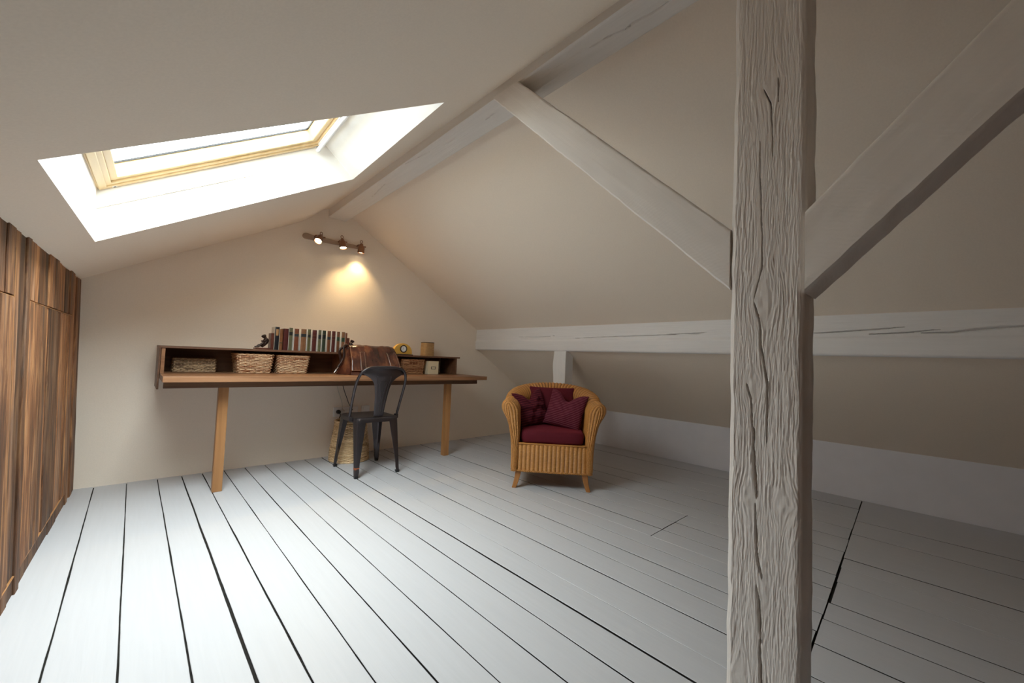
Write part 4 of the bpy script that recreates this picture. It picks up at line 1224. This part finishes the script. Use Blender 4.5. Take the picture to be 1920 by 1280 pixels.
# ------------------------------------------------------------------ wicker armchair
m, nt, p = new_mat('rattan_weave')
cv = coords(nt)
wz = N(nt, 'ShaderNodeTexWave', wave_type='BANDS', bands_direction='Z'); wz.inputs['Scale'].default_value = 46.0; wz.inputs['Distortion'].default_value = 0.6; wz.inputs['Detail'].default_value = 2.0; wz.inputs['Detail Scale'].default_value = 3.0
nt.links.new(cv, wz.inputs['Vector'])
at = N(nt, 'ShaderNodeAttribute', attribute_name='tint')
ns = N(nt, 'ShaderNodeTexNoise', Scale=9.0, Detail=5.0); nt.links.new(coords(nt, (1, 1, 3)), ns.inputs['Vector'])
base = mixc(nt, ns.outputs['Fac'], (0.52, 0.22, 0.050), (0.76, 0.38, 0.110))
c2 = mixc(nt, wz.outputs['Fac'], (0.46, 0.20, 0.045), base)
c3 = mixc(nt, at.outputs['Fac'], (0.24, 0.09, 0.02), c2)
nt.links.new(c3, p.inputs['Base Color']); p.inputs['Roughness'].default_value = 0.42
bump(nt, p, wz.outputs['Fac'], 0.6, 0.003)
M['rattan'] = m
M['rattanleg'] = wood('armchair_leg_wood', (0.28, 0.11, 0.030), (0.38, 0.16, 0.045), (0.46, 0.21, 0.065), 'z', 0.8, rough=0.35, bstr=0.04)
ARM_ROT = math.radians(-47.4)
arm = thing('wicker_armchair', 'honey coloured wicker tub armchair with burgundy cushions and short splayed wooden legs', 'armchair', (2.507, 2.164, 0), ARM_ROT)
# U-shaped path of the shell (plan), from left arm front round the back to right arm front
def upath(s):   # s 0..1 -> centre line point on the base outline, outward normal
    a, fr_, bk = 0.262, -0.262, 0.02
    straight = bk - fr_
    arc = math.pi * 0.262
    L = 2 * straight + arc
    d = s * L
    if d < straight: return Vector((-a, fr_ + d, 0)), Vector((-1, 0, 0)), d
    if d < straight + arc:
        g = (d - straight) / 0.262
        return Vector((-a * math.cos(g), bk + 0.262 * math.sin(g), 0)), Vector((-math.cos(g), math.sin(g), 0)), d
    e_ = d - straight - arc
    return Vector((a, bk - e_, 0)), Vector((1, 0, 0)), d
def shell_profile(s):
    """closed loop of (outward offset, z): down the outside, up the inside, over the rolled rim"""
    k = math.sin(math.pi * min(1, max(0, (s - 0.16) / 0.68))) if 0.16 < s < 0.84 else 0.0
    k = k ** 0.7
    zt = 0.648 + 0.110 * k
    fl = 0.098 - 0.028 * k         # how far the rim leans out
    pts = [(0.038, 0.128), (0.040, 0.20), (0.044, 0.30), (0.056, 0.40), (0.080, zt - 0.155), (fl + 0.022, zt - 0.085), (fl + 0.027, zt - 0.050), (fl + 0.017, zt - 0.020), (fl - 0.012, zt - 0.003), (fl - 0.045, zt - 0.008),
           (fl - 0.078, zt - 0.032), (fl - 0.100, zt - 0.072), (fl - 0.104, zt - 0.12), (-0.012, 0.42), (-0.014, 0.34), (-0.014, 0.28), (-0.010, 0.15), (0.0, 0.128)]
    return pts
def dens(pts, n=4):
    out = []
    m_ = len(pts)
    for i in range(m_):
        p0, p1, p2, p3 = (Vector(pts[(i + q) % m_]) for q in (-1, 0, 1, 2))
        for k in range(n):
            t = k / n
            out.append(0.5 * ((2 * p1) + (-p0 + p2) * t + (2 * p0 - 5 * p1 + 4 * p2 - p3) * t * t + (-p0 + 3 * p1 - 3 * p2 + p3) * t ** 3))
    return out
b = MB()
rows = []; tints = []
NS = 420
L_u = 2 * 0.282 + math.pi * 0.262
PITCH = 0.0265
def shell_row(s, extra=0.0, shrink=0.0):
    P0, nrm, d = upath(s)
    pr = dens(shell_profile(s), 3)
    c = sum(pr, Vector((0, 0))) / len(pr)
    c = Vector((c.x, 0.36))
    tang = Vector((0, -1, 0)) * extra
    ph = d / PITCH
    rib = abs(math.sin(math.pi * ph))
    row = []
    for q in pr:
        q2 = c + (q - c) * 1.0
        if shrink:
            # shrink the front towards the spine of the arm: rounded front edge
            sp = Vector((0.012 + 0.060 * max(0, (q.y - 0.3) / 0.35), q.y))
            q2 = sp + (q - sp) * (1 - shrink)
            zt = 0.648
            q2.y = 0.128 + (q.y - 0.128) * (1 - 0.10 * shrink ** 2)
        o = q2.x
        if not shrink: 
            o += 0.0075 * (rib - 0.6) * (1 if q.x > c.x else -1)
        row.append(tuple(P0 + nrm * o + tang + Vector((0, 0, q2.y + (0.007 * (rib - .6) if (not shrink and q.y > 0.55) else 0)))))
    if shrink:
        rb = abs(math.sin(math.pi * 3.0 * (1 - shrink)))
        row = [(x_, y_ - 0.006 * (rb - 0.6), z_) for x_, y_, z_ in row]
        return row, 0.05 + 0.95 * min(1, rb * 1.9)
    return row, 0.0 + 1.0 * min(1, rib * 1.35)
caps = [(0.034 * math.sqrt(max(0, 1 - (1 - k_) ** 2)), k_) for k_ in [0.975 * (1 - i_ / 26) for i_ in range(26)]]
seq = [(0.0, e, s_) for e, s_ in caps] + [(i / NS, 0, 0) for i in range(NS + 1)] + [(1.0, e, s_) for e, s_ in reversed(caps)]
for s, e, sk_ in seq:
    r, tt = shell_row(s, e, sk_)
    rows.append(r); tints += [tt] * len(r)
b.grid(rows, closed_v=True); b.t = tints
kk = len(rows[0]); b.f.append(tuple(range(kk))); b.f.append(tuple((len(rows) - 1) * kk + k for k in range(kk)))
b.build('woven_shell', M['rattan'], arm, smooth=True)
# front panel below the seat, ribbed
rows = []; tints = []
n_ = 170
for i in range(n_ + 1):
    x = -0.268 + 0.536 * i / n_
    rib = abs(math.sin(math.pi * x / 0.0315))
    y = -0.284 - 0.006 * rib + 0.010 * (x / 0.27) ** 2
    rows.append([(x, y + 0.020, 0.130), (x, y, 0.130), (x, y, 0.19), (x, y, 0.25), (x, y, 0.318), (x, y + 0.008, 0.328), (x, y + 0.05, 0.330), (x, y + 0.05, 0.130)])
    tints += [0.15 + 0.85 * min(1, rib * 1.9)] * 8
b = MB(); b.grid(rows, closed_v=True); b.t = tints
b.f.append(tuple(range(8))); b.f.append(tuple(n_ * 8 + k for k in range(8)))
b.build('front_panel', M['rattan'], arm, smooth=True, angle=50)
b = MB(); b.cur = 0.8
for ph in (0, math.pi):
    b.tube([(x, -0.289 + 0.010 * (x / 0.29) ** 2 + 0.0035 * math.cos(ph + x * 190), 0.128 + 0.0035 * math.sin(ph + x * 190)) for x in np.linspace(-0.300, 0.300, 140)], 0.0045, 6)
b.build('bottom_braid', M['rattan'], arm, smooth=True)
b = MB(); b.cur = 0.9
b.tube([(x, -0.283, 0.329) for x in np.linspace(-0.25, 0.25, 20)], 0.006, 8); b.build('seat_rail', M['rattan'], arm, smooth=True)
b = MB(); b.cur = 0.3; b.box(-0.245, 0.245, -0.24, 0.235, 0.285, 0.322); b.build('seat_platform', M['rattan'], arm)
for sx, sy in ((-1, -1), (1, -1), (-1, 1), (1, 1)):
    pts = []
    rows = []
    for i in range(9):
        t_ = i / 8
        z = 0.150 * (1 - t_)
        off = 0.040 * t_ ** 1.8
        w = 0.023 - 0.007 * t_
        cx = sx * (0.244 + off * (.75 if sy < 0 else .4)); cyy = (-0.250 - off * .5) if sy < 0 else (0.205 + off)
        rows.append([(cx - w, cyy - w, z), (cx + w, cyy - w, z), (cx + w, cyy + w, z), (cx - w, cyy + w, z)])
    b = MB(); b.grid(rows, closed_v=True); b.f.append((0, 1, 2, 3)); b.f.append((32, 33, 34, 35))
    b.build('leg', M['rattanleg'], arm, smooth=True, angle=50, bevel=0.005, seg=3)

# ------------------------------------------------------------------ cushions
def fabric(name, col, stripe=None, scale=60.0, rot=0.0):
    m, nt, p = new_mat(name)
    n = N(nt, 'ShaderNodeTexNoise', Scale=400.0, Detail=2.0); v = coords(nt); nt.links.new(v, n.inputs['Vector'])
    c = mixc(nt, n.outputs['Fac'], tuple(x * .8 for x in col), tuple(x * 1.2 for x in col))
    if stripe:
        w = N(nt, 'ShaderNodeTexWave', wave_type='BANDS', bands_direction='Y'); w.inputs['Scale'].default_value = scale * 1.3; w.inputs['Distortion'].default_value = 0.15
        nt.links.new(v, w.inputs['Vector'])
        r = ramp(nt, [(0.72, (0, 0, 0)), (0.86, (1, 1, 1))]); nt.links.new(w.outputs['Fac'], r.inputs['Fac'])
        c = mixc(nt, r.outputs['Color'], c, stripe)
    nt.links.new(c, p.inputs['Base Color']); p.inputs['Roughness'].default_value = 0.85
    p.inputs['Sheen Weight'].default_value = 0.35; p.inputs['Sheen Tint'].default_value = (*[min(1, x * 4) for x in col], 1)
    p.inputs['Specular IOR Level'].default_value = 0.2
    bump(nt, p, n.outputs['Fac'], 0.15, 0.002)
    return m
M['burgundy'] = fabric('burgundy_cloth', (0.105, 0.010, 0.018))
M['stripes'] = fabric('burgundy_striped_cloth', (0.085, 0.008, 0.020), (0.21, 0.055, 0.075), 18.0)
M['darkstripes'] = fabric('dark_burgundy_striped_cloth', (0.060, 0.006, 0.014), (0.15, 0.020, 0.028), 13.0)
AR = Matrix.Rotation(ARM_ROT, 4, 'Z'); AO = Vector(arm.location)
def place(o, loc, rx=0.0, tw=0.0, rz=0.0):
    """pose a cushion in the armchair's own directions"""
    o.matrix_world = Matrix.Translation(AO) @ AR @ Matrix.Translation(loc) @ Matrix.Rotation(rz, 4, 'Z') @ Matrix.Rotation(rx, 4, 'X') @ Matrix.Rotation(tw, 4, 'Z')
b = MB()
o_ = []
for z, k in ((0, .955), (0.010, .985), (0.03, 1.0), (0.055, 1.0), (0.072, .985), (0.083, .95), (0.088, .86), (0.091, .6), (0.092, .2)):
    row = []
    for j in range(64):
        p_, q_ = rloop(j / 64, 0.238 * k, 0.215 * k - (0.008 if k < .9 else 0), 4.0)
        row.append((p_.x, p_.y, z + 0.004 * mnoise.noise((p_.x * 9, p_.y * 9, z * 10))))
    o_.append(row)
b.grid(o_, closed_v=True); b.f.append(tuple(range(64))); b.f.append(tuple(8 * 64 + k for k in range(64)))
sc_ = b.build('seat_cushion', M['burgundy'], smooth=True)
tag(sc_, 'thick plain burgundy seat cushion lying on the wicker armchair', 'cushion'); place(sc_, (0, -0.060, 0.333))

def pillow(name, label, W, H, T, mat, seed, chop=0.0, pinch=0.07, wr=0.010, fold=0.0):
    n = 36
    vs_ = []; fs_ = []
    def pt(i, j, side):
        u = -1 + 2 * i / n; v = -1 + 2 * j / n
        e = max(0, (1 - u ** 2)) ** .45 * max(0, (1 - v ** 2)) ** .45
        x = u * W / 2 * (1 - pinch * (1 - v * v)); y = v * H / 2 * (1 - pinch * (1 - u * u))
        y -= chop * math.exp(-(u / 0.42) ** 2) * max(0, (v + 1) / 2) ** 2
        x += fold * (v + 1) ** 2 * .25 * u * -1
        z = side * T / 2 * e * (1 - 0.35 * (chop / 0.08 if chop else 0) * math.exp(-(u / 0.3) ** 2) * max(0, v))
        z += wr * e * mnoise.noise((u * 2.6 + seed, v * 2.2, side * 2.0)) + wr * 0.8 * e * mnoise.noise((u * 5 + v * 3 + seed, v * 2, side)) 
        return (x, y, z)
    P_ = [[pt(i, j, 1) for j in range(n + 1)] for i in range(n + 1)]
    Q_ = [[pt(i, j, -1) for j in range(n + 1)] for i in range(n + 1)]
    b_ = MB(); b_.grid(P_); b_.grid([list(reversed(r)) for r in Q_])
    o = b_.build(name, mat, smooth=True, fix=False)
    bm = bmesh.new(); bm.from_mesh(o.data); bmesh.ops.remove_doubles(bm, verts=bm.verts, dist=0.0004); bmesh.ops.recalc_face_normals(bm, faces=bm.faces); bm.to_mesh(o.data); bm.free()
    o.data.polygons.foreach_set('use_smooth', [True] * len(o.data.polygons))
    return tag(o, label, 'cushion')
p1 = pillow('back_cushion', 'plain burgundy cushion upright against the wicker chair back, between the two striped cushions', 0.38, 0.34, 0.09, M['burgundy'], 3.0, pinch=0.03, wr=0.006)
place(p1, (-0.005, 0.150, 0.560), rx=math.radians(74))
p2 = pillow('throw_cushion', 'pink striped burgundy cushion with a dented top leaning on the armchair right arm', 0.32, 0.30, 0.12, M['stripes'], 9.0, chop=0.075, pinch=0.05, wr=0.014)
place(p2, (0.105, 0.0, 0.560), rx=math.radians(70), tw=math.radians(-9), rz=math.radians(-22))
p3 = pillow('throw_cushion', 'crumpled dark burgundy cushion with faint stripes leaning on the armchair left arm', 0.30, 0.30, 0.13, M['darkstripes'], 17.0, chop=0.07, pinch=0.06, wr=0.030)
place(p3, (-0.175, 0.035, 0.555), rx=math.radians(70), tw=math.radians(8), rz=math.radians(36))

# ------------------------------------------------------------------ three-spot wall lamp above the desk
lamp = thing('spot_lamp', 'copper wall rail with three small lit spotlights high above the desk', 'lamp', (1.312, YB, 1.960))
b = MB()
o_ = [(-0.262 + 0.032 * math.cos(g), 0.032 * math.sin(g)) for g in [math.pi / 2 + math.pi * k / 10 for k in range(11)]] + [(0.255, -0.018), (0.262, -0.010), (0.262, 0.010), (0.255, 0.018), (-0.2, 0.022)]
b.prism([(x_, z_ * 0.82) for x_, z_ in o_], -0.020, -0.001, 'y'); b.build('rail', M['railmetal'], lamp, bevel=0.003, smooth=True, angle=40)
m, nt, p = new_mat('lit_bulb')
p.inputs['Base Color'].default_value = (1, 0.9, 0.7, 1); p.inputs['Emission Color'].default_value = (1.0, 0.80, 0.50, 1); p.inputs['Emission Strength'].default_value = 14.0
M['bulb'] = m
HEADS = [((-0.184, -0.105, -0.030), (-0.42, -0.50, -0.80), 16.0), ((0.022, -0.105, -0.036), (0.08, -0.22, -0.97), 15.0), ((0.196, -0.092, -0.042), (0.02, 0.10, -0.99), 11.0)]
for (hx, hy, hz), dr, pw in HEADS:
    d = Vector(dr).normalized()
    Mx = Matrix.Translation((hx, hy, hz)) @ d.to_track_quat('Z', 'Y').to_matrix().to_4x4()
    b = MB(); b.lathe([(0.008, -0.062), (0.014, -0.060), (0.016, -0.048), (0.022, -0.040), (0.0285, -0.030), (0.0305, 0.020), (0.032, 0.0275), (0.0295, 0.0275), (0.028, 0.012), (0.004, 0.008)], Mx, 24)
    hd = b.build('spot_head', M['copper'], lamp, smooth=True, angle=50)
    b = MB(); b.lathe([(0.002, 0.0205), (0.0265, 0.0215), (0.0265, 0.017), (0.002, 0.016)], Mx, 24); b.build('bulb', M['bulb'], hd)
    b = MB()
    b.tube(smoothpath([(hx - 0.012, -0.020, 0.004), (hx - 0.014, hy * .55, 0.010), tuple(Vector((hx, hy, hz)) - d * 0.050)], 5), 0.0065, 8)
    b.build('swivel_arm', M['copper'], hd, smooth=True)
    b = MB()
    q = Vector((hx, hy, hz)) - d * 0.066
    b.tube([tuple(q + Vector((0.011 * math.cos(g), 0.004, 0.014 + 0.013 * math.sin(g)))) for g in [2 * math.pi * k / 16 for k in range(16)]], 0.0028, 6, closed=True)
    b.build('loop_handle', M['copper'], hd, smooth=True)
    b = MB(); q = Vector((hx, hy, hz)) - d * 0.035
    b.tube([tuple(q + Vector((0.020, 0, 0.002))), tuple(q + Vector((0.042, 0, 0.004)))], 0.006, 8); b.build('knob', M['copper'], hd, smooth=True, angle=50)
    ld = bpy.data.lights.new('spot_beam', 'SPOT'); ld.energy = pw; ld.color = (1.0, 0.70, 0.34); ld.spot_size = math.radians(100); ld.spot_blend = 0.9; ld.shadow_soft_size = 0.02
    lo = bpy.data.objects.new('spot_beam', ld); COL.objects.link(lo); lo.parent = hd
    lo.location = Vector((hx, hy, hz)) + d * 0.034
    lo.rotation_euler = (-d).to_track_quat('Z', 'Y').to_euler()
